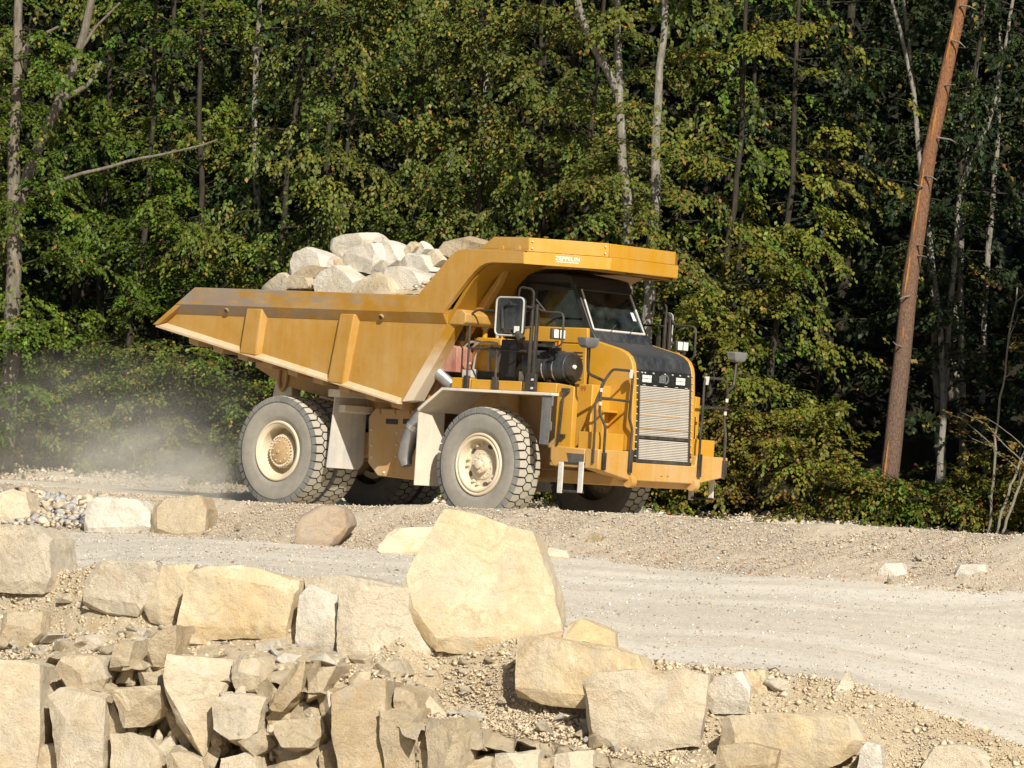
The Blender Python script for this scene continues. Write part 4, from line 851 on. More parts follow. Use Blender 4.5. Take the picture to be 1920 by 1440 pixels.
# lamp clusters and emblem on the header
hx = 2.462
for cy, dy in ((-.485, 0), (.40, 0)):
    lp = part('head_lamp', MB().box(hx - .02, hx + .012, cy - .13, cy + .13, 2.445, 2.585), 'black_paint', hood, 0.006)
    for i in range(2):
        for j in range(2):
            y0 = cy - .118 + i * .122; z0 = 2.458 + j * .062
            part('lamp_lens', MB().box(hx + .01, hx + .02, y0, y0 + .112, z0, z0 + .056), 'lamp_lens', lp, 0.004)
for yy in (-.60, -.52, -.30, .0, .20, .40, .62): part('header_bolt', MB().cyl((2.45, yy, 2.615), (2.468, yy, 2.613), .013, .012, 8), 'strap_white', hood)
ey = -.045
m = MB()
for yy, z0, z1 in ((-.10, 2.47, 2.58), (-.055, 2.465, 2.60), (-.01, 2.465, 2.60), (.035, 2.47, 2.59)): m.box(hx + .008, hx + .018, ey + yy - .014, ey + yy + .014, z0, z1)
m.box(hx + .008, hx + .016, ey - .11, ey + .05, 2.515, 2.53); m.box(hx + .008, hx + .016, ey - .11, ey + .05, 2.465, 2.48)
A = [(ey + .03 + .10 * cos(a), 2.53 + .085 * sin(a)) for a in np.linspace(-1.35, 1.35, 10)]; B = [(ey + .03 + .075 * cos(a), 2.53 + .062 * sin(a)) for a in np.linspace(1.35, -1.35, 10)]
m.prism_x(A + B, hx + .008, hx + .018)
part('emblem', m, 'emblem_grey', hood)
# engine side panel with louvres, below the cab
for s in (-1, 1):
    ep = part('engine_panel', MB().box(.72, 1.42, min(s * .82, s * .70), max(s * .82, s * .70), 2.36, 3.03), 'yellow_paint', truck, 0.012)
    for k in range(9):
        part('louvre', MB().box(1.16, 1.36, min(s * .835, s * .82), max(s * .835, s * .82), 2.44 + k * .056, 2.452 + k * .056), 'tread_groove', ep)
    part('cab_panel', MB().prism_y([(-.10, 3.045), (1.42, 3.045), (1.40, 3.30), (.30, 3.30), (-.10, 3.30)], min(s * .80, s * .70), max(s * .80, s * .70)), 'yellow_paint', truck, 0.014)
    part('gap_filler', MB().box(1.425, 1.495, min(s * .72, s * .5), max(s * .72, s * .5), 2.2, 3.05), 'tread_groove', truck)  # dark filler, coloured as the shade in the gap behind the hood
b = side(1060, 752, -1.28)
num = lettering('99', 'lettering', (1.80, -1.284, 2.285), (pi / 2, 0, 0), 0.11, 'red_decal', truck, sx=1.1)
# ---- cab
CW = .74
# profile of the cab side: front post leans back, roof rounded
fl = lambda z: 1.42 - (z - 3.27) * .52          # windscreen line x(z)
roof = part('cab_roof', MB().loft([[(-.22, y, 4.02), (-.22, y, 4.16), (-.05, y, 4.235 - .05 * abs(y)), (.75, y, 4.235 - .05 * abs(y)), (.95, y, 4.16), (1.03, y, 4.03), (1.04, y, 3.93), (.98, y, 3.93)] for y in (-CW, -.5, 0, .5, CW)]), 'black_paint', truck, 0.02)
part('cab_rear', MB().box(-.26, -.20, -CW, CW, 2.36, 4.10), 'black_paint', truck, 0.02)
part('cab_floor', MB().box(-.2, 1.42, -.69, .69, 2.62, 2.68), 'cab_trim', truck)
for s in (-1, 1):
    a, b = min(s * CW, s * (CW - .09)), max(s * CW, s * (CW - .09))
    part('cab_post', MB().prism_y([(1.30, 3.27), (1.44, 3.27), (1.08, 3.96), (.95, 3.99)], a, b), 'black_paint', truck, 0.015, label='front cab post')
    part('cab_post', MB().prism_y([(-.24, 2.4), (.12, 2.4), (.10, 3.9), (.16, 4.06), (-.24, 4.06)], a, b), 'black_paint', truck, 0.015, label='rear cab post')
    part('cab_post', MB().prism_y([(.10, 3.90), (.98, 3.93), (.90, 4.06), (.10, 4.06)], a, b), 'black_paint', truck, 0.01)
    part('side_window', MB().prism_y([(.12, 3.30), (1.30, 3.30), (.96, 3.94), (.12, 3.94)], s * (CW - .05) - .004, s * (CW - .05) + .004), 'glass', truck)
    part('side_door_post', MB().box(.12, .20, s * (CW - .03) - .015, s * (CW - .03) + .015, 3.30, 3.92), 'black_paint', truck)
yb = CW - .07
ws = part('windscreen', MB().loft([[(fl(3.30), -yb, 3.30), (fl(3.30), yb, 3.30), (fl(3.94), yb - .02, 3.94), (fl(3.94), -yb + .02, 3.94)], [(fl(3.30) - .01, -yb, 3.30), (fl(3.30) - .01, yb, 3.30), (fl(3.94) - .01, yb - .02, 3.94), (fl(3.94) - .01, -yb + .02, 3.94)]]), 'glass', truck)
fm = MB()
P = [(fl(3.285) + .01, -yb, 3.285), (fl(3.285) + .01, yb, 3.285), (fl(3.945) + .01, yb - .03, 3.945), (fl(3.945) + .01, -yb + .03, 3.945)]
part('windscreen_seal', MB().tube(P[:2], .022, 8), 'strap_white', ws)
part('windscreen_seal', MB().tube([P[1], P[2]], .018, 8), 'grey_plate', ws); part('windscreen_seal', MB().tube([P[0], P[3]], .022, 8), 'grey_plate', ws); part('windscreen_seal', MB().tube([P[2], P[3]], .014, 8), 'rail_black', ws)
part('cowl', MB().prism_y([(1.30, 3.05), (1.56, 3.05), (1.56, 3.115), (1.44, 3.275), (1.30, 3.275)], -CW, CW), 'hood_black', truck, 0.01)
for yy, sg in ((-.32, -1), (.18, -1)):
    part('wiper', MB().tube([(1.46, yy, 3.23), (1.43, yy + .12, 3.30), (1.36, yy + .30, 3.40)], .011, 6), 'rail_black', ws)
part('sticker', MB().loft([[(fl(3.5) + .006, .50, 3.50), (fl(3.5) + .006, .58, 3.50), (fl(3.64) + .006, .56, 3.64), (fl(3.64) + .006, .49, 3.64)], [(fl(3.5) + .002, .50, 3.50), (fl(3.5) + .002, .58, 3.50), (fl(3.64) + .002, .56, 3.64), (fl(3.64) + .002, .49, 3.64)]]), 'lamp_lens', ws)
part('dashboard', MB().prism_y([(1.05, 2.7), (1.36, 2.7), (1.36, 3.26), (1.22, 3.33), (1.06, 3.30), (1.0, 3.1)], -.64, .64), 'cab_trim', truck, 0.02)
st = part('driver_seat', MB().box(.10, .60, -.28, .24, 2.68, 3.0).prism_y([(.06, 2.95), (.22, 2.95), (.10, 3.72), (-.02, 3.72)], -.25, .21), 'seat_cloth', truck, 0.04)
m = MB(); ring = [Vector((.92 + .10 * sin(a) * .5, -.02 + .21 * cos(a), 3.20 + .19 * sin(a))) for a in np.linspace(0, 2 * pi, 25)]; m.tube(ring, .016, 6, False); m.cyl((1.06, -.02, 3.08), (.93, -.02, 3.2), .03)
part('steering_wheel', m, 'cab_trim', truck)
part('door_mirror_shell', MB().tube([(1.18, -.60, 3.30), (1.18, -.60, 3.46)], [.09, .05], 14), 'green_plastic', truck)
# the driver, seated
def person():
    J = [((.28, -.02, 2.98), .15), ((.27, -.02, 3.18), .145), ((.25, -.02, 3.40), .165), ((.26, -.02, 3.53), .075), ((.27, -.02, 3.60), .07),     # 0-4 pelvis..neck
         ((.30, -.02, 3.69), .098), ((.29, -.02, 3.79), .085),                                                                              # 5-6 head
         ((.26, -.23, 3.43), .075), ((.36, -.30, 3.20), .055), ((.62, -.26, 3.14), .045), ((.84, -.17, 3.24), .036), ((.90, -.15, 3.27), .036),  # 7-11 near arm
         ((.26, .19, 3.43), .075), ((.36, .26, 3.20), .055), ((.62, .22, 3.14), .045), ((.84, .13, 3.24), .036), ((.90, .11, 3.27), .036),       # 12-16
         ((.42, -.13, 2.98), .105), ((.78, -.14, 3.0), .08), ((.86, -.14, 2.78), .055), ((.98, -.14, 2.72), .045),                              # 17-20
         ((.42, .09, 2.98), .105), ((.78, .10, 3.0), .08), ((.86, .10, 2.78), .055), ((.98, .10, 2.72), .045)]
    E = [(0, 1), (1, 2), (2, 3), (3, 4), (4, 5), (5, 6), (2, 7), (7, 8), (8, 9), (9, 10), (10, 11), (2, 12), (12, 13), (13, 14), (14, 15), (15, 16), (0, 17), (17, 18), (18, 19), (19, 20), (0, 21), (21, 22), (22, 23), (23, 24)]
    for s, w in ((-.15, 11), (.11, 16)):
        for k in range(4):
            J.append(((.925, s + (k - 1.5) * .022, 3.29 - .004 * k), .011)); J.append(((.945, s + (k - 1.5) * .022, 3.265), .010)); E.append((w, len(J) - 2)); E.append((len(J) - 2, len(J) - 1))
        J.append(((.90, s + (.045 if s < 0 else -.045), 3.255), .011)); E.append((w, len(J) - 1))
    me = bpy.data.meshes.new('person'); me.from_pydata([j[0] for j in J], E, []); o = link('person', me, None, None)
    bpy.context.view_layer.objects.active = o
    md = o.modifiers.new('skin', 'SKIN'); md.use_smooth_shade = True
    if not me.skin_vertices: bpy.ops.object.select_all(action='DESELECT'); o.select_set(True); bpy.ops.mesh.customdata_skin_add() if hasattr(bpy.ops.mesh, 'customdata_skin_add') else None
    for v, j in zip(me.skin_vertices[0].data, J): v.radius = (j[1], j[1])
    me.skin_vertices[0].data[0].use_root = True
    sb = o.modifiers.new('sub', 'SUBSURF'); sb.levels = 2; sb.render_levels = 2
    bpy.context.view_layer.update(); dg = bpy.context.evaluated_depsgraph_get(); bme = bpy.data.meshes.new_from_object(o.evaluated_get(dg)); o.modifiers.clear(); o.data = bme
    bme.materials.clear(); bme.materials.append(MAT['work_shirt']); bme.materials.append(MAT['skin'])
    for p in bme.polygons:
        c = p.center; p.material_index = 1 if (c.z > 3.54 or (c.x > .50 and c.z > 3.09)) else 0; p.use_smooth = True
    o.location = tuple(TR0); o.rotation_euler = (0, 0, -YAW)
    tag(o, 'truck driver in a dark shirt seated in the cab with both hands on the wheel', 'person')
    hm = MB(); hm.loft([[(.285 + r * cos(a) - .012, -.02 + r * .92 * sin(a), z) for a in np.linspace(0, 2 * pi, 15)[:-1]] for z, r in ((3.70, .098), (3.76, .108), (3.82, .098), (3.865, .065), (3.88, .02))])
    part('hair', hm, 'tread_groove', o)
    fc = MB(); fc.loft([[(.385, -.035, 3.66), (.385, -.005, 3.66), (.385, -.02, 3.72)], [(.415, -.032, 3.665), (.415, -.008, 3.665), (.392, -.02, 3.715)]]); part('nose', fc, 'skin', o)
    ey_ = MB()
    for y in (-.055, .015): ey_.cyl((.375, y, 3.71), (.392, y, 3.71), .011, .008, 8)
    part('eyes', ey_, 'tread_groove', o)
    ml = MB().box(.372, .388, -.045, .005, 3.628, 3.636); part('mouth', ml, 'red_primer', o)
    er = MB()
    for s in (-1, 1): er.box(.27, .31, -.02 + s * .098 - .008, -.02 + s * .098 + .008, 3.66, 3.725)
    part('ears', er, 'skin', o, 0.004)
person()

# ---- equipment on the near deck
at_y = -1.30
ac = part('air_cleaner', MB().cyl((.66, at_y, 2.625), (1.30, at_y, 2.615), .255, .262, 36).cyl((1.30, at_y, 2.615), (1.345, at_y, 2.615), .274, .274, 36).cyl((1.345, at_y, 2.615), (1.56, at_y, 2.612), .262, .258, 36), 'hood_black', truck, 0.008)
part('filter_cap', MB().cyl((1.555, at_y, 2.612), (1.60, at_y, 2.611), .232, .215, 32).cyl((1.6, at_y, 2.611), (1.625, at_y, 2.63), .03, .026, 14), 'black_paint', ac)
part('cap_badge', MB().cyl((1.60, at_y - .02, 2.63), (1.632, at_y - .02, 2.63), .036, .034, 16), 'white_decal', ac)
for xx in (.86, 1.10, 1.33):
    part('filter_clamp', MB().tube([(xx, at_y + .268 * cos(a), 2.615 + .268 * sin(a)) for a in np.linspace(pi * .95, pi * 1.5, 9)], .012, 6), 'chrome', ac)
part('filter_inlet', MB().cyl((1.14, at_y + .02, 2.85), (1.14, at_y + .02, 2.965), .115, .10, 20).cyl((1.14, at_y + .02, 2.965), (.80, at_y + .1, 2.975), .055, .05, 14), 'black_paint', ac)
part('air_duct', MB().tube(fillet([(.70, at_y, 2.62), (.52, at_y + .05, 2.60), (.40, at_y + .10, 2.40), (.40, at_y + .10, 2.30)], .14), .155, 20), 'black_paint', ac)
part('filter_bracket', MB().box(.50, .62, -1.42, -1.2, 2.30, 2.52), 'dusty_steel', ac, 0.01)
for xx in (.86, 1.22): part('filter_foot', MB().box(xx - .04, xx + .04, at_y - .2, at_y + .2, 2.30, 2.40), 'black_paint', ac, 0.006)
# hydraulic tank
ht = part('hydraulic_tank', MB().box(-.72, -.10, -1.22, -.84, 2.48, 3.06), 'yellow_paint', truck, 0.02)
for xx in (-.58, -.20):
    part('filler_neck', MB().cyl((xx, -1.10, 3.05), (xx, -1.10, 3.20), .045, None, 14), 'yellow_paint', ht); part('filler_cap', MB().cyl((xx, -1.10, 3.20), (xx, -1.10, 3.275), .066, .062, 16), 'grey_plate', ht)
part('filler_cap', MB().cyl((-.30, -1.06, 3.05), (-.30, -1.06, 3.17), .06, .06, 14), 'grey_plate', ht)
part('sight_panel', MB().box(-.60, -.24, -1.228, -1.217, 2.58, 2.92), 'yellow_paint', ht, 0.004)
part('tank_base', MB().box(-.75, .40, -1.30, -.80, 2.302, 2.48), 'black_paint', ht, 0.01)
for pts in ([(-.68, -1.27, 2.88), (-.55, -1.30, 2.96), (-.30, -1.30, 2.985), (-.14, -1.26, 2.96)], [(-.64, -1.27, 2.52), (-.58, -1.30, 2.75), (-.48, -1.28, 2.90)], [(-.32, -1.25, 2.95), (-.32, -1.27, 2.7), (-.30, -1.26, 2.5)],
            [(-.06, -1.30, 2.48), (-.05, -1.32, 2.66), (.0, -1.32, 2.76), (-.01, -1.30, 2.88)], [(-.90, -1.28, 2.46), (-.80, -1.30, 2.55), (-.70, -1.28, 2.62)], [(-.84, -1.30, 2.80), (-.82, -1.32, 2.92), (-.66, -1.30, 2.99), (-.5, -1.28, 2.98)]):
    part('hose', MB().tube(fillet(pts, .1, 5), .024, 8), 'hose_grey', ht)
part('battery_box', MB().box(.00, .36, -1.34, -.84, 2.33, 3.04), 'black_paint', truck, 0.02)
part('control_box', MB().box(-.88, -.72, -1.52, -1.42, 2.98, 3.20), 'rail_black', truck, 0.01)
# red hoist bracket and exhaust behind the deck
part('hoist_bracket', MB().prism_y([(-1.22, 2.45), (-1.0, 2.96), (-.74, 2.86), (-.72, 2.45)], -1.60, -1.15), 'red_primer', truck, 0.012)
part('hoist_bracket', MB().prism_y([(-1.42, 2.05), (-1.18, 2.40), (-1.08, 2.32), (-1.28, 1.95)], -1.42, -1.10), 'red_primer', truck, 0.012)
part('valve_block', MB().box(-.74, -.52, -1.44, -1.28, 2.37, 2.52), 'grey_plate', truck, 0.01)
p0 = side(851, 727, -1.50); p1 = side(817, 694, -1.60)
part('exhaust_pipe', MB().tube([(p0[0], -1.46, p0[1]), (p1[0], -1.60, p1[1])], [.105, .118], 24, False).tube([(p0[0], -1.46, p0[1]), (p1[0] + .006, -1.598, p1[1] - .004)], [.10, .112], 24), 'steel_pipe', truck)
part('mouth_disc', MB().tube([(p1[0] + .03, -1.59, p1[1] - .022), (p1[0] + .004, -1.599, p1[1] - .002)], [.1, .108], 24), 'tread_groove', truck)  # dark disc closes the pipe, coloured as its shaded inside
q = [side(800, 748, -1.45), side(790, 772, -1.42), side(780, 800, -1.38), side(770, 832, -1.36), side(764, 858, -1.36), side(772, 874, -1.30)]
part('air_pipe', MB().tube([(a[0], -1.42, a[1]) for a in q], [.10, .115, .135, .14, .125, .09], 20), 'steel_pipe', truck)
for i in (2,):
    a = q[i]; part('pipe_clamp', MB().tube([(a[0] + .02, -1.42, a[1] + .04), (a[0] - .02, -1.42, a[1] - .04)], .147, 20), 'chrome', truck)
part('air_tank', MB().cyl((-1.62, -1.30, .78), (-1.62, -1.30, 1.55), .13, None, 20), 'black_paint', truck, 0.02)

# ---- rails, mirrors, ladders (both sides)
RB = 'rail_black'
for s in (-1, 1):
    Y = lambda y: s * abs(y)
    yo = 1.70
    # deck rail by the tank
    x0, x1 = -.39, .24
    dr_ = part('deck_rail', MB().tube(fillet([(x0, Y(yo), 2.18), (x0, Y(yo), 3.42), (x0 + .14, Y(yo), 3.50), (1.0, Y(yo), 3.48)], .12), .019, 8).tube([(x1, Y(yo), 2.18), (x1, Y(yo), 2.88)], .022, 8).tube([(x0, Y(yo), 2.86), (.95, Y(yo), 2.84)], .020, 8), RB, truck)
    for xx in (x0, x1): part('rail_foot', MB().box(xx - .05, xx + .05, Y(yo) - .03, Y(yo) + .03, 2.19, 2.40), RB, dr_, 0.006)
    part('rail_gusset', MB().prism_y([(.13, 2.70), (.24, 2.70), (.36, 2.86), (.24, 2.90), (.02, 2.88)], Y(yo) - .012, Y(yo) + .012), RB, dr_)
    # mirror mast
    xm = 1.05
    mm = part('mirror_mast', MB().box(xm - .075, xm - .03, Y(1.74) - .03, Y(1.74) + .03, 2.16, 3.62).box(xm + .03, xm + .075, Y(1.74) - .03, Y(1.74) + .03, 2.16, 3.62).box(xm - .1, xm + .12, Y(1.74) - .035, Y(1.74) + .035, 2.16, 2.48), RB, truck, 0.006)
    part('mast_frame', MB().tube(fillet([(xm - .05, Y(1.74), 3.60), (xm - .05, Y(1.74), 3.86), (xm - .36, Y(1.74), 3.90), (xm - .38, Y(1.74), 3.74)], .1), .018, 8).tube(fillet([(xm, Y(1.74), 3.56), (xm + .22, Y(1.74), 3.50), (xm + .62, Y(1.74), 3.50), (xm + .62, Y(1.74), 2.96), (xm + .42, Y(1.74), 2.92)], .12), .018, 8).tube([(xm, Y(1.74), 3.70), (xm + .18, Y(1.7), 3.52)], .014, 6), RB, mm)
    part('mast_bolts', MB().cyl((xm + .07, Y(1.76), 2.24), (xm + .07, Y(1.80), 2.24), .02).cyl((xm + .07, Y(1.76), 2.38), (xm + .07, Y(1.80), 2.38), .02), 'strap_white', mm)
    def rrect(cx, cz, w, h, r):
        return [(cx + sx * (w / 2 - r) + r * cos(a), cz + sz * (h / 2 - r) + r * sin(a)) for sx, sz, a0 in ((1, 1, 0), (-1, 1, pi / 2), (-1, -1, pi), (1, -1, 1.5 * pi)) for a in np.linspace(a0, a0 + pi / 2, 4)]
    a = side(934, 556, -1.86); b = side(982, 631, -1.86); cx, cz, w, h = (a[0] + b[0]) / 2, (a[1] + b[1]) / 2, b[0] - a[0], a[1] - b[1]
    if s > 0: cx += .30; w = .20
    mi = part('rear_mirror', MB().prism_y(rrect(cx, cz, w, h, .08), Y(1.86) - .03, Y(1.86) + .03), 'hood_black', mm, 0.012)
    part('mirror_rim', MB().tube([(x, Y(1.895), z) for x, z in rrect(cx, cz, w - .02, h - .02, .08)] + [(rrect(cx, cz, w - .02, h - .02, .08)[0][0], Y(1.895), rrect(cx, cz, w - .02, h - .02, .08)[0][1])], .017, 6, False), 'grey_plate', mi)
    part('mirror_bracket', MB().tube(fillet([(cx - .12, Y(1.91), cz - .20), (cx - .16, Y(1.91), cz + .16), (cx - .02, Y(1.93), cz + .20), (xm - .02, Y(1.78), cz + .16)], .08), .022, 8).tube([(cx - .10, Y(1.91), cz - .22), (cx + .18, Y(1.91), cz - .20), (xm - .04, Y(1.78), cz - .16)], .018, 8), RB, mi)
    part('mirror_knob', MB().cyl((cx, Y(1.88), cz + .22), (cx, Y(1.93), cz + .22), .035, .025, 12).box(cx - .08, cx + .06, Y(1.9) - .02, Y(1.9) + .02, cz - .28, cz - .20), RB, mi)
    part('spot_lamp', MB().tube([(cx + .22, Y(1.93), cz - .26), (cx + .33, Y(1.93), cz - .38)], [.05, .07], 12), RB, mm); part('spot_lens', MB().box(cx + .17, cx + .26, Y(1.95) - .01, Y(1.95) + .02, cz - .27, cz - .16), 'lamp_lens', mm)
    # work lamp and indicator ahead of the mast
    wl = part('work_lamp', MB().box(1.42, 1.50, Y(1.62) - .16, Y(1.62) + .16, 3.06, 3.24), RB, truck, 0.02)
    for k in (-1, 1): part('lamp_lens', MB().box(1.50, 1.512, Y(1.62) + k * .075 - .062, Y(1.62) + k * .075 + .062, 3.08, 3.22), 'lamp_lens', wl, 0.006)
    part('indicator', MB().box(1.40, 1.46, Y(1.56) - .05, Y(1.56) + .05, 2.93, 3.04), 'orange_lens', wl, 0.01); part('lamp_arm', MB().box(1.06, 1.44, Y(1.66) - .025, Y(1.66) + .025, 2.93, 2.98), RB, wl)
    # stair handrails on the bumper
    yn, yi = 1.585, .93; xb = XB + .015
    hr = part('stair_rail', MB().tube(fillet([(XB - .10, Y(1.712), 1.08), (XB - .10, Y(1.712), 1.70), (XB - .14, Y(1.70), 2.05), (XB - .02, Y(1.62), 2.45)], .08), .021, 8).tube(fillet([(xb, Y(yn), 1.0), (xb, Y(yn), 1.68), (xb - .10, Y(1.64), 1.90), (xb - .08, Y(1.66), 2.34), (xb - .02, Y(1.56), 2.53), (xb - .02, Y(1.46), 2.62), (xb - .02, Y(.98), 2.62), (xb - .02, Y(.94), 2.54), (xb - .03, Y(.96), 1.85), (xb, Y(.90), 1.68), (xb, Y(.91), .96)], .06), .022, 8).tube([(xb - .10, Y(1.64), 2.14), (xb - .03, Y(.95), 2.12)], .020, 8), RB, truck)
    part('rail_socket', MB().box(xb - .01, xb + .035, Y(yn) - .04, Y(yn) + .04, .98, 1.26), RB, hr, 0.006); part('rail_socket', MB().box(xb - .01, xb + .035, Y(.91) - .04, Y(.91) + .04, .96, 1.34), RB, hr, 0.006)
    part('rail_tape', MB().tube([(xb - .09, Y(1.645), 2.02), (xb - .09, Y(1.645), 2.08)], .027, 8).tube([(xb - .08, Y(1.655), 2.24), (xb - .08, Y(1.655), 2.30)], .027, 8), 'strap_white', hr)
    part('rail_lamp', MB().cyl((xb - .02, Y(1.0), 2.64), (xb - .02, Y(1.0), 2.50), .05, .035, 12), 'grey_plate', hr)
    # cranked look-down mirror
    fm_ = part('front_mirror', MB().tube(fillet([(xb - .06, Y(1.62), 2.42), (xb - .16, Y(1.92), 2.52), (xb - .16, Y(1.96), 2.95)], .07), .026, 8), RB, truck)
    part('mirror_head', MB().loft([[(xb - .16 + dx * k, Y(1.96) + dy * k, z) for dx, dy in ((-.10, -.17), (.10, -.17), (.10, .17), (-.10, .17))] for z, k in ((2.93, .55), (2.97, .85), (3.08, 1.0), (3.10, .95))]), 'grey_rubber', fm_, 0.012)
    # thin rod on the deck column
    part('grab_rod', MB().tube(fillet([(1.80, Y(1.70), 2.20), (1.74, Y(1.71), 2.14), (1.70, Y(1.71), 1.42), (1.66, Y(1.70), 1.34)], .05), .020, 8).box(1.70, 1.84, Y(1.69) - .03, Y(1.69) + .03, 2.20, 2.27).box(1.68, 1.80, Y(1.69) - .03, Y(1.69) + .03, 1.46, 1.52), RB, truck)

# ---- the load
MD = [([(538, 512), (552, 474), (566, 462), (605, 480), (602, 512), (560, 520)], -1.05, 'limestone_white'), ([(609, 450), (640, 441), (680, 434), (688, 450), (668, 474), (626, 488)], -.45, 'limestone_white'),
 ([(631, 486), (655, 462), (692, 455), (706, 480), (690, 512), (650, 506)], -1.0, 'limestone_white'), ([(688, 466), (716, 447), (733, 458), (748, 488), (738, 502), (700, 504)], -.75, 'limestone_white'),
 ([(581, 536), (604, 508), (626, 496), (664, 526), (658, 550), (600, 552)], -1.35, 'limestone_white'), ([(657, 548), (668, 525), (700, 510), (732, 526), (738, 560), (660, 560)], -1.42, 'limestone'),
 ([(698, 504), (742, 499), (798, 516), (794, 548), (750, 556), (722, 522)], -1.25, 'limestone_white'), ([(746, 492), (766, 475), (795, 479), (804, 506), (782, 518), (750, 508)], -.95, 'limestone_white'),
 ([(815, 472), (830, 456), (866, 442), (892, 456), (886, 470), (842, 482)], -.7, 'limestone_bed'), ([(536, 540), (540, 514), (572, 520), (578, 540)], -1.38, 'limestone_bed'), ([(543, 514), (580, 496), (602, 500), (592, 520), (556, 526)], -1.2, 'limestone_bed'),
 ([(777, 474), (788, 452), (799, 466), (790, 480)], -.4, 'limestone_white'), ([(742, 484), (768, 452), (782, 460), (766, 486)], -.5, 'limestone'), ([(484, 542), (526, 511), (542, 520), (540, 546)], -1.1, 'limestone'), ([(796, 478), (815, 466), (830, 486), (808, 502)], -.8, 'limestone'), ([(606, 492), (630, 484), (636, 500), (614, 508)], -.8, 'limestone_bed')]
LBL = ['peaked white boulder at the tail end of the truck load', 'highest white boulder on the truck load, with an overhanging tip', 'broad white boulder in the middle of the truck load', 'tall white boulder with a grey chip at the centre of the load', 'flat white boulder resting against the side rail of the truck bed',
       'cream rounded boulder peeping over the side rail of the truck bed', 'wide greyish boulder leaning against the foot of the canopy', 'round white boulder below the canopy slope', 'splintered tan rock lying at the top of the load beside the canopy', 'small brown rock at the tail end of the truck load by the rail', 'tan rock lying under the peaked white boulder',
       'small white pointed stone on the back of the load', 'narrow cream stone standing beside the small pointed stone', 'low cream rock at the very back of the truck load', 'small cream rock beside the splintered tan rock', 'small dark rock wedged behind the peaked white boulder']
for (poly, Yp, mat), lab in zip(MD, LBL):
    W = []
    for x, y in poly:
        a = side(x, y, Yp + random.uniform(-.04, .04)); W.append((a[0], Yp, a[1]))
    W = np.array(W); m = W.mean(0); wdt = np.ptp(W[:, 0]); th = max(.25, .8 * wdt)
    B = m + (W - m) * .72; B[:, 1] = Yp + th; B[:, 0] += th * .15
    M_ = m + (W - m) * 1.04; M_[:, 1] = Yp + th * .45
    P = np.concatenate([W, M_, B]); P = np.array([truckw(p) for p in P])
    rock('load_boulder', P, mat, lab, 'boulders loaded in the truck', 'boulder', 18, 0.028, 0.06, None, (.80, .96))
# finer rubble filling the bed: one heap
n = 30; gx_, gy_ = np.meshgrid(np.linspace(-6.6, .25, 70), np.linspace(-1.76, 1.76, 36), indexing='ij')
zz = np.interp(gx_, [-6.6, -5.6, -4.4, -3.2, -1.6, -.6, .25], [3.02, 3.45, 3.72, 3.86, 4.12, 4.40, 4.46]); zz = zz - .30 * (gy_ / 1.76) ** 2 * np.interp(gx_, [-6.6, -1.6, 0.2], [0.6, 1.3, .5])
P = np.stack([gx_.ravel(), gy_.ravel(), zz.ravel() + 0.10 * fbm(np.stack([gx_.ravel(), gy_.ravel(), 0 * gx_.ravel()], 1) * 2.2, 4)], 1)
fl_ = 3.05 - (P[:, 0] + 7.6) * (1.10 / 5.94); P[:, 2] = np.maximum(P[:, 2], fl_ + .03)
idx = np.arange(70 * 36).reshape(70, 36); F = np.stack([idx[:-1, :-1], idx[1:, :-1], idx[1:, 1:], idx[:-1, 1:]], -1).reshape(-1, 4)
hp = link('load_rubble', np_mesh('load_rubble', np.array([truckw(p) for p in P]), F, smooth=True), 'rubble_soil'); tag(hp, 'cream crushed stone heaped between the boulders in the truck bed', 'rubble', None, 'stuff')
n = 2600; k = RNG.integers(0, len(P), n); base = P[k] + RNG.normal(0, .05, (n, 3)) * np.array([1, 1, .2]); base = base[np.abs(base[:, 1]) < 1.35]; n = len(base); Wd = np.array([truckw(p) for p in base])
S = np.clip(.055 * np.exp(RNG.normal(0, .45, n)), .02, .16); 
V = chips(n); a = RNG.uniform(0, 6.3, n); X = V[..., 0] * np.cos(a)[:, None] - V[..., 1] * np.sin(a)[:, None]; Y_ = V[..., 0] * np.sin(a)[:, None] + V[..., 1] * np.cos(a)[:, None]
V = np.stack([X, Y_, V[..., 2]], -1) * S[:, None, None] + Wd[:, None, :] + np.array([0, 0, .02]); F = (TRI[None] + 5 * np.arange(n)[:, None, None]).reshape(-1, 3)
tag(link('load_chips', np_mesh('load_chips', V.reshape(-1, 3), F, np.repeat(palette(n, [CREAM, TAN], [3, 2]), 5, 0)), 'pebble'), 'small stone chips among the boulders in the truck bed', 'rubble', None, 'stuff')
# ------------------------------------------------------------------ the wood behind the haul road
def rot_about(v, k, a):
    ca, sa = np.cos(a)[:, None], np.sin(a)[:, None]; return v * ca + np.cross(k, v) * sa + k * (np.sum(k * v, 1)[:, None]) * (1 - ca)
def unit(v): return v / np.maximum(np.linalg.norm(v, axis=-1, keepdims=True), 1e-9)
UPV = np.array([0, 0, 1.0])
class Leaves:
    def __init__(s): s.p = []; s.d = []; s.n = []; s.s = []; s.c = []
    def add(s, p, d, n, sz, c): s.p.append(p); s.d.append(d); s.n.append(n); s.s.append(sz); s.c.append(c)
    def count(s): return sum(len(x) for x in s.p)
    def mesh(s, name):
        P = np.concatenate(s.p); D = unit(np.concatenate(s.d)); N = np.concatenate(s.n); S = np.concatenate(s.s)[:, None]; Cc = np.concatenate(s.c); n = len(P)
        B = unit(np.cross(N, D)); N = np.cross(D, B); fold = 0.10
        V = np.stack([P, P + D * S * .48 + B * S * .33 + N * S * fold, P + D * S - N * S * .08, P + D * S * .52 - B * S * .33 + N * S * fold], 1).reshape(-1, 3)
        return np_mesh(name, V, np.arange(4 * n).reshape(n, 4), np.repeat(Cc, 4, 0))
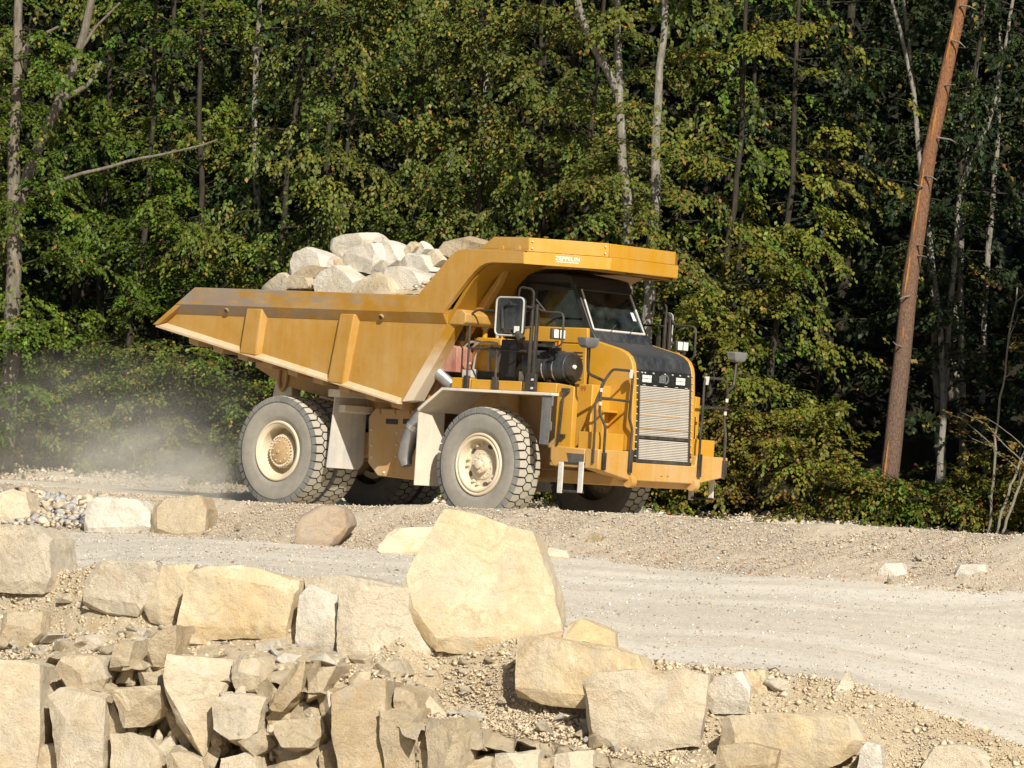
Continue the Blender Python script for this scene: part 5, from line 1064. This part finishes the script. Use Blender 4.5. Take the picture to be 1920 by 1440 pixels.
class Wood:
    """many thin limbs in one mesh"""
    def __init__(s): s.v = []; s.f = []; s.o = 0
    def tube(s, pts, r, n=5):
        pts = np.asarray(pts, float); r = np.asarray(r, float); m = len(pts); t = unit(np.gradient(pts, axis=0)); ref = np.where(np.abs(t[:, 2:3]) > .9, np.array([[1., 0, 0]]), UPV[None])
        a = unit(np.cross(t, ref)); b = np.cross(t, a); th = np.arange(n) * 2 * pi / n
        V = pts[:, None] + (a[:, None] * np.cos(th)[None, :, None] + b[:, None] * np.sin(th)[None, :, None]) * r[:, None, None]
        i = np.arange(m * n).reshape(m, n) + s.o; j = np.roll(i, -1, 1); s.f.append(np.stack([i[:-1], j[:-1], j[1:], i[1:]], -1).reshape(-1, 4)); s.v.append(V.reshape(-1, 3)); s.o += m * n
    def mesh(s, name): return np_mesh(name, np.concatenate(s.v), np.concatenate(s.f), smooth=True)
def leaf_cols(n, base, var=.22, yellow=.03, rust=.006):
    c = np.array(base)[None] * np.exp(RNG.normal(0, var, (n, 1))) * (1 + RNG.normal(0, .06, (n, 3))); k = RNG.random(n)
    y = k < yellow; c[y] = np.array([.26, .19, .03]) * RNG.uniform(.7, 1.2, (y.sum(), 1)); o = k > 1 - rust; c[o] = np.array([.30, .13, .045]) * RNG.uniform(.7, 1.2, (o.sum(), 1)); return np.clip(c, .004, .6)
def gap(P):
    """boughs leave open hollows between them"""
    Q = P * np.array([.62, .62, .95]); return (vnoise(Q + 5.1) + .45 * vnoise(Q * 2.3 + 1.7) > -.10) | (P[:, 1] > d_forest(P[:, 0]) + 3.0) | (P[:, 2] < 2.3)
def branch(off, L, W, p0, az, ln, rise, droop, base, size=.098, dens=1.0, yellow=.03, rust=.006, hang=0.0):
    """one limb with its flat sprays of leaves"""
    hd = np.array([cos(az), sin(az), 0.0]); s = np.linspace(0, 1, 7); wob = RNG.normal(0, .05, (7, 3)) * ln * s[:, None] * .6
    pts = p0 + hd * (ln * s)[:, None] + UPV * ((rise * s - droop * s * s) * ln)[:, None] + wob
    if gap(pts[3:4] + off)[0] and gap(pts[5:6] + off)[0]: W.tube(pts, np.linspace(.007 + .006 * ln, .003, 7), 4)
    nt = max(4, int(ln / .092 * dens)); ss = RNG.uniform(.12, 1.0, nt); q = np.stack([np.interp(ss, s, pts[:, k]) for k in range(3)], 1)
    tg = unit(np.stack([np.interp(ss, s, np.gradient(pts[:, k])) for k in range(3)], 1)); sg = RNG.choice([-1, 1], nt)
    td = rot_about(tg, np.tile(UPV, (nt, 1)), sg * RNG.uniform(.35, 1.15, nt)); td[:, 2] += RNG.normal(-.12 - hang, .16, nt); td = unit(td); tl = ln * RNG.uniform(.12, .30, nt) * (1.15 - .6 * ss) + .12
    m = 11; k = (np.arange(m) + .5) / m; P = q[:, None] + td[:, None] * (tl[:, None] * k)[..., None] - UPV * ((.22 + hang) * tl[:, None] * k ** 2)[..., None]; P = P.reshape(-1, 3)
    keep = (RNG.random(len(P)) < np.repeat(np.clip(tl / .42, .35, 1), m)) & gap(P + off); sd = np.tile(np.where(np.arange(m) % 2, 1, -1), nt); T = np.repeat(td, m, 0); n = len(P)
    D = rot_about(T, np.tile(UPV, (n, 1)), sd * RNG.uniform(.3, 1.1, n)); D[:, 2] -= RNG.uniform(.05, .55, n) + hang * .5; N = np.tile(UPV, (n, 1)) + RNG.normal(0, .38, (n, 3)) + np.array([0, -.35, 0])
    P = P + RNG.normal(0, .022, (n, 3)); sz = size * RNG.uniform(.7, 1.25, n); cb = np.array(base) * math.exp(random.gauss(0, .16)) * np.array([1 + random.gauss(0, .09), 1, 1]); c = leaf_cols(n, cb, .2, yellow, rust)
    L.add(P[keep], D[keep], N[keep], sz[keep], c[keep])
def stem(pts_px, d, ground=True, top=13.0):
    W = [at(x, y, d) for x, y in pts_px]; W = np.array(sorted(W, key=lambda p: p[2]))
    if ground:
        u0, = [W[0][0] - (W[1][0] - W[0][0]) * .15]; g = float(gz(np.array([u0]), np.array([d]))[0]) - .15
        if W[0][2] > g + .3: W = np.concatenate([[np.array([u0, d, g])], W])
    if W[-1][2] < top:
        v = W[-1] - W[-2]; v = v / max(v[2], .2); W = np.concatenate([W, [W[-1] + v * (top - W[-1][2]) * .8 + np.array([0, 0, (top - W[-1][2]) * .2])]])
    return W
def resample(W, n=22):
    z = np.linspace(0, 1, n); l = np.concatenate([[0], np.cumsum(np.linalg.norm(np.diff(W, axis=0), axis=1))]); l /= l[-1]; P = np.stack([np.interp(z, l, W[:, k]) for k in range(3)], 1)
    P[1:-1] = .25 * P[:-2] + .5 * P[1:-1] + .25 * P[2:]; return P
def tree(name, label, group, base, u, d, h, r, bark_, nb, lo, hi, ln, spine=None, lean=(0, 0), size=.098, yellow=.03, rust=.006, front_bias=.72, hang=0., dens=1.0, limbs=(), droop=.45, cat='tree', rise=(.05, .6)):
    g = float(gz(np.array([u]), np.array([d]))[0]) - .1
    if spine is None:
        s = np.linspace(0, 1, 9); spine = np.stack([u + lean[0] * s * h + .12 * np.sin(s * 7 + u), d + lean[1] * s * h + .1 * np.cos(s * 5 + u), g + s * h], 1)
    sp = resample(spine); sp = sp + RNG.normal(0, .015, sp.shape); base0 = sp[0].copy(); sp = sp - base0
    root = empty(name, tuple(base0)); tag(root, label, cat, group)
    w = Wood(); hh = np.clip((sp[:, 2]) / max(h, 1), 0, 1); w.tube(sp, r * (1.12 - .85 * hh ** 1.1) + .006, 12); link('trunk', w.mesh('trunk'), bark_, root)
    L = Leaves(); w2 = Wood()
    for k in range(nb):
        zt = lo + (hi - lo) * (k + random.random()) / nb; i = np.clip(np.searchsorted(sp[:, 2], zt - base0[2] + g), 1, len(sp) - 1); p0 = sp[i - 1] + (sp[i] - sp[i - 1]) * random.random()
        az = random.gauss(-pi / 2, .95) if random.random() < front_bias else random.uniform(0, 2 * pi)
        f = random.uniform(.6, 1.15) * (1 - .35 * max(0, (zt - lo) / (hi - lo) - .6)); branch(base0, L, w2, p0, az, ln * f, random.uniform(*rise), random.uniform(droop * .6, droop * 1.4), base, size, dens, yellow, rust, hang)
    for pts, rad in limbs:
        P = resample(np.array(pts), 12) - base0; w3 = Wood(); w3.tube(P, np.linspace(rad, rad * .45, 12), 8); link('limb', w3.mesh('limb'), bark_, root)
    if w2.v: link('branches', w2.mesh('branches'), 'dark_bark' if bark_ != 'dead_wood' else bark_, root)['kind'] = 'stuff'
    if L.p: link('crown', L.mesh('crown'), 'leaf', root)
    return root
GREEN, OLIVE, LIME, DARK, BRONZE, DEEP_SHADE = (.076, .118, .013), (.100, .120, .021), (.122, .132, .017), (.034, .056, .012), (.12, .095, .022), (.020, .034, .011)
DF = lambda u: float(d_forest(np.array([u]))[0])
# trees whose stems show
G1 = 'beech trees at the forest edge'
t1 = stem([(22, 640), (24, 430), (28, 250), (33, 120), (36, -40)], 81.5); t2 = [at(26, 420, 81.5), at(62, 290, 81.4), at(112, 190, 81.3), at(152, 95, 81.2), at(178, -30, 81.1), at(190, -160, 81.0)]
tree('beech_tree', 'grey barked beech with a forked stem and a bare dead branch', G1, GREEN, t1[0][0], 81.5, 12, .17, 'beech_bark', 80, .8, 12.5, 2.4, t1, limbs=[(t2, .13), ([at(150, 95, 81.2), at(180, 50, 81.2), at(225, 5, 81.1)], .04), ([at(30, 110, 81.4), at(60, 75, 81.3), at(110, 50, 81.2)], .06), ([at(100, 345, 81.0), at(150, 324, 80.9), at(205, 316, 80.8), at(245, 298, 80.7), at(300, 292, 80.6), at(345, 279, 80.5), at(375, 276, 80.5), at(408, 262, 80.4)], .042), ([at(120, 185, 81.2), at(165, 160, 81.0), at(190, 115, 81.0)], .07)])
t4 = stem([(1182, 450), (1174, 350), (1164, 250), (1158, 120), (1160, -40)], 77.6)
tree('beech_tree', 'pale stemmed beech that forks above the truck canopy', G1, OLIVE, t4[0][0], 77.6, 12, .125, 'pale_bark', 50, 3.0, 12.5, 2.6, t4, front_bias=.2, rust=.03, limbs=[([at(1160, 178, 77.6), at(1140, 130, 77.6), at(1112, 90, 77.5), at(1086, 15, 77.5), at(1075, -60, 77.5)], .09)])
t5 = stem([(1222, 470), (1228, 330), (1231, 190), (1240, 120), (1250, -40)], 77.4)
tree('beech_tree', 'straight pale stemmed beech beside the forked one, behind the cab', G1, OLIVE, t5[0][0], 77.4, 12, .125, 'pale_bark', 46, 2.2, 12.5, 2.5, t5, front_bias=.2, yellow=.10, rust=.04)
# pine
tp = stem([(1668, 890), (1684, 760), (1702, 560), (1730, 370), (1760, 200), (1806, -10), (1840, -160)], 78.0, True, 17)
pine = tree('pine_tree', 'leaning pine with bare orange bark and stripped patches', None, DARK, tp[0][0], 78.0, 17, .165, 'pine_bark', 34, 13.5, 16.8, 2.2, tp, size=.11)
sp = resample(tp, 60)
for a, b, off in ((.03, .09, -.6), (.14, .18, -.4), (.20, .235, -.2), (.25, .30, -.5), (.33, .40, -.55), (.44, .47, -.3), (.52, .56, -.5), (.60, .66, -.6)):
    i0, i1 = int(a * 60), int(b * 60) + 1; q = sp[i0:i1 + 1]; rr = .165 * (1.12 - .85 * np.clip((q[:, 2] - sp[0, 2]) / 17, 0, 1) ** 1.1)
    ca, sa = sin(off * 1.25), -cos(off * 1.25); k = len(q); P = q + np.stack([ca * rr * .90, sa * rr * .90, 0 * rr], 1) - np.array(pine.location)
    m = Wood(); m.tube(P, np.interp(np.linspace(0, 1, k), [0, .3, .7, 1], [.006, .034, .030, .005]), 8); link('stripped_patch', m.mesh('stripped_patch'), 'stripped_wood', pine)
for px, py, dx, dy in ((1758, 258, 40, 12), (1800, 10, 30, 8), (1735, 330, 22, 8), (1730, 350, -16, -6), (1772, 160, 20, -2), (1720, 460, 16, 2), (1705, 555, -18, 6), (1690, 650, -16, -10), (1784, 75, 26, 14), (1722, 480, 16, 2)):
    a, b, c = at(px, py, 77.85), at(px + dx * .6, py + dy * .3, 77.7), at(px + dx, py + dy, 77.6); m = Wood(); m.tube(np.array([a, b, c]) - np.array(pine.location), [.022, .016, .008], 5); link('dead_stub', m.mesh('dead_stub'), 'dead_wood', pine)
# the edge of the wood, front row
G2 = 'leafy trees along the forest edge'
rowA = [(-11.6, 1.0, GREEN), (-8.0, 1.2, GREEN), (-6.4, .4, GREEN), (-4.9, 1.0, OLIVE), (-3.5, .2, OLIVE), (-2.2, .9, OLIVE), (-.9, .1, OLIVE), (.4, .8, OLIVE), (1.5, .3, OLIVE), (3.9, -.2, LIME), (4.9, .6, LIME)]
NAME = {GREEN: 'dense green leaved tree left of the pale stemmed beeches, boughs reaching over the haul road', OLIVE: 'olive green tree with drooping boughs behind the loaded truck', LIME: 'yellowing tree with spreading boughs between the truck and the pine'}
for u, dd, c in rowA:
    low = c is LIME; tree('leafy_tree', NAME[c], G2, c, u, DF(u) + dd, 12.5, .07, 'dark_bark', 58 if not low else 54, .8, 11.8 if u < 3 else 9.5, 2.5, None, (random.uniform(-.03, .03), -.02), yellow=.03 if c is GREEN else .05, rust=.006 if c is GREEN else .014, hang=.28 if c is OLIVE else .05)
# second row; behind the pine, wood shade is put into the leaf colour
G3 = 'trees standing deeper in the wood'
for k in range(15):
    u = -13.2 + k * 1.95 + random.uniform(-.5, .5); dd = random.uniform(4.0, 7.0); right = u > 5.2; c = DEEP_SHADE if right else random.choice([GREEN, DARK, OLIVE])
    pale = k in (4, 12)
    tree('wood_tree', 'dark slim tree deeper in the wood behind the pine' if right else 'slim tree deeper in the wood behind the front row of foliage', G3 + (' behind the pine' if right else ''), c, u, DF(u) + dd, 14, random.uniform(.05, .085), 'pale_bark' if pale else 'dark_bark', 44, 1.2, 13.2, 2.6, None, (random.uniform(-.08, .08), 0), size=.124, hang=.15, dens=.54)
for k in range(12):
    u = -15.5 + k * 2.8 + random.uniform(-.6, .6); c = DEEP_SHADE if u > 4 else DARK  # shade of the depth is painted into these darker leaf colours
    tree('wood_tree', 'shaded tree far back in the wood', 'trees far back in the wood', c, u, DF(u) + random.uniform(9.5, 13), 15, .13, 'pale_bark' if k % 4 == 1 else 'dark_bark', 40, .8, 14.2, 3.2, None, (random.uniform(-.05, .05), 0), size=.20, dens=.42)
# slim birches and saplings behind and beside the pine
G4 = 'slim pale birches behind the pine'
for pts, d in (([(1770, 720), (1756, 560), (1728, 330), (1702, 110), (1666, -20)], 82), ([(1762, 860), (1752, 620), (1740, 420), (1718, 230), (1708, 90), (1690, -20)], 83), ([(1800, 330), (1840, 270), (1862, 215), (1880, 120)], 82.5), ([(1806, 760), (1800, 500), (1808, 300), (1832, 120), (1850, -20)], 83.5)):
    s_ = stem(pts, d); tree('birch_tree', 'slim pale birch stem in the shade behind the pine', G4, DARK, s_[0][0], d, 13, .06, 'pale_bark', 16, 2.5, 12, 1.5, s_, size=.07, hang=.3)
G5 = 'thin saplings at the right of the wood'
for pts, d, lab in (([(1868, 1000), (1884, 940), (1902, 890), (1930, 830)], 74.5, 'thin white sapling stem leaning over the bank'), ([(1880, 1000), (1896, 950), (1922, 890), (1950, 800)], 74.2, 'second thin white sapling leaning beside the first'), ([(1862, 900), (1872, 780), (1886, 680), (1898, 600), (1906, 540)], 75.5, 'thin twiggy sapling with few orange leaves, right of the pine')):
    s_ = stem(pts, d, True, 4.6 if d > 75 else 3.2); tree('sapling', lab, G5, BRONZE, s_[0][0], d, 5, .020, 'dead_wood', 12, 1.2, 4.4, 1.3, s_, size=.09, dens=.45, yellow=.3, rust=.15, rise=(.4, 1.1), droop=.2, front_bias=.2)
# shrubs along the verge
G6 = 'shrubs along the verge'
for k in range(27):
    u = -13.0 + k * .93 + random.uniform(-.25, .25); c = random.choice([GREEN, OLIVE]) if u < 2.5 else random.choice([OLIVE, LIME, GREEN, OLIVE, BRONZE]); h = random.uniform(2.0, 3.2) if u < -4.5 else random.uniform(1.2, 2.4) if u < 6.5 else random.uniform(.7, 1.3)
    lab = ('green shrub on the verge veiled by the dust cloud' if u < -4 else 'leafy shrub on the verge half hidden by the truck' if u < 3.2 else 'orange tinged shrub on the verge at the foot of the pine')
    tree('shrub', lab, G6 + (' in the dust' if u < -4 else ' behind the truck' if u < 3.2 else ' by the pine'), c, u, DF(u) - random.uniform(.4, 1.0), h, .03, 'dark_bark', 34, .15, h, 1.0 + .25 * h, None, (random.uniform(-.1, .1), -.08), size=.085, yellow=.10, rust=.06 if u > 3 else .02, cat='shrub', rise=(.1, .9), hang=.05, front_bias=.6)
# tall trees just right of the view, whose shade lies on the wood behind the pine
for u, d, h in ((13.0, 70, 15), (15.5, 66, 16), (18.5, 72, 15)):
    tree('roadside_tree', 'tall leafy roadside tree whose shade falls on the wood', 'roadside trees', GREEN, u, d, h, .2, 'dark_bark', 90, 2.0, h, 3.2, None, (0, 0), size=.38, dens=.4, front_bias=0.2)
# far wood: one mass, leaf colour near black to carry the deep shade
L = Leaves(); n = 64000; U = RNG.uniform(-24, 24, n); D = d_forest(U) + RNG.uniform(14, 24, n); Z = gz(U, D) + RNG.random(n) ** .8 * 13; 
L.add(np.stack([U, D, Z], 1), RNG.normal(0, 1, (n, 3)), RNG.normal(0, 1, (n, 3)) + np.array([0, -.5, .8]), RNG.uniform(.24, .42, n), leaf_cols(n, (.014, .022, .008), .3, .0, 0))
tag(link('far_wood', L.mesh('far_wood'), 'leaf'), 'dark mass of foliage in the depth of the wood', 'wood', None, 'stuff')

# ------------------------------------------------------------------ dust raised by the rear wheels
def dust_mat(name, k):
    t = NT(name); tc = t.n('ShaderNodeTexCoord'); obv = tc.outputs['Object']; ln_ = t.n('ShaderNodeVectorMath', operation='LENGTH'); t.l(obv, ln_.inputs[0])
    fall = t.n('ShaderNodeMapRange'); t.l(ln_.outputs['Value'], fall.inputs[0]); fall.inputs[1].default_value = 1.0; fall.inputs[2].default_value = .15; fall.inputs[3].default_value = 0; fall.inputs[4].default_value = 1
    nr = t.ramp(t.noise(obv, 2.4, 5, .62), [(.36, 0.0), (.70, 1.0)]); dn = t.math('MULTIPLY', t.math('MULTIPLY', fall.outputs[0], nr), k)
    pv = t.n('ShaderNodeVolumePrincipled'); pv.inputs['Color'].default_value = (.86, .83, .76, 1); t.l(dn, pv.inputs['Density']); t.l(pv.outputs[0], t.out.inputs['Volume'])
dust_mat('dust', .24); dust_mat('dust_thick', 1.25)
def puff(loc, sc, rz, mat='dust'):
    bm = bmesh.new(); bmesh.ops.create_icosphere(bm, subdivisions=3, radius=1.0); me = bpy.data.meshes.new('dust_cloud'); bm.to_mesh(me); bm.free()
    o = link('dust_cloud', me, mat); o.location = loc; o.scale = sc; o.rotation_euler = (0, 0, rz); return tag(o, 'grey dust cloud trailing behind the rear wheels', 'dust', 'dust behind the truck', 'stuff')
puff((-7.4, 77.6, .55), (5.4, 3.0, 2.3), -YAW)
puff((-5.9, 73.4, .30), (2.7, 1.4, 1.1), -YAW, 'dust_thick')
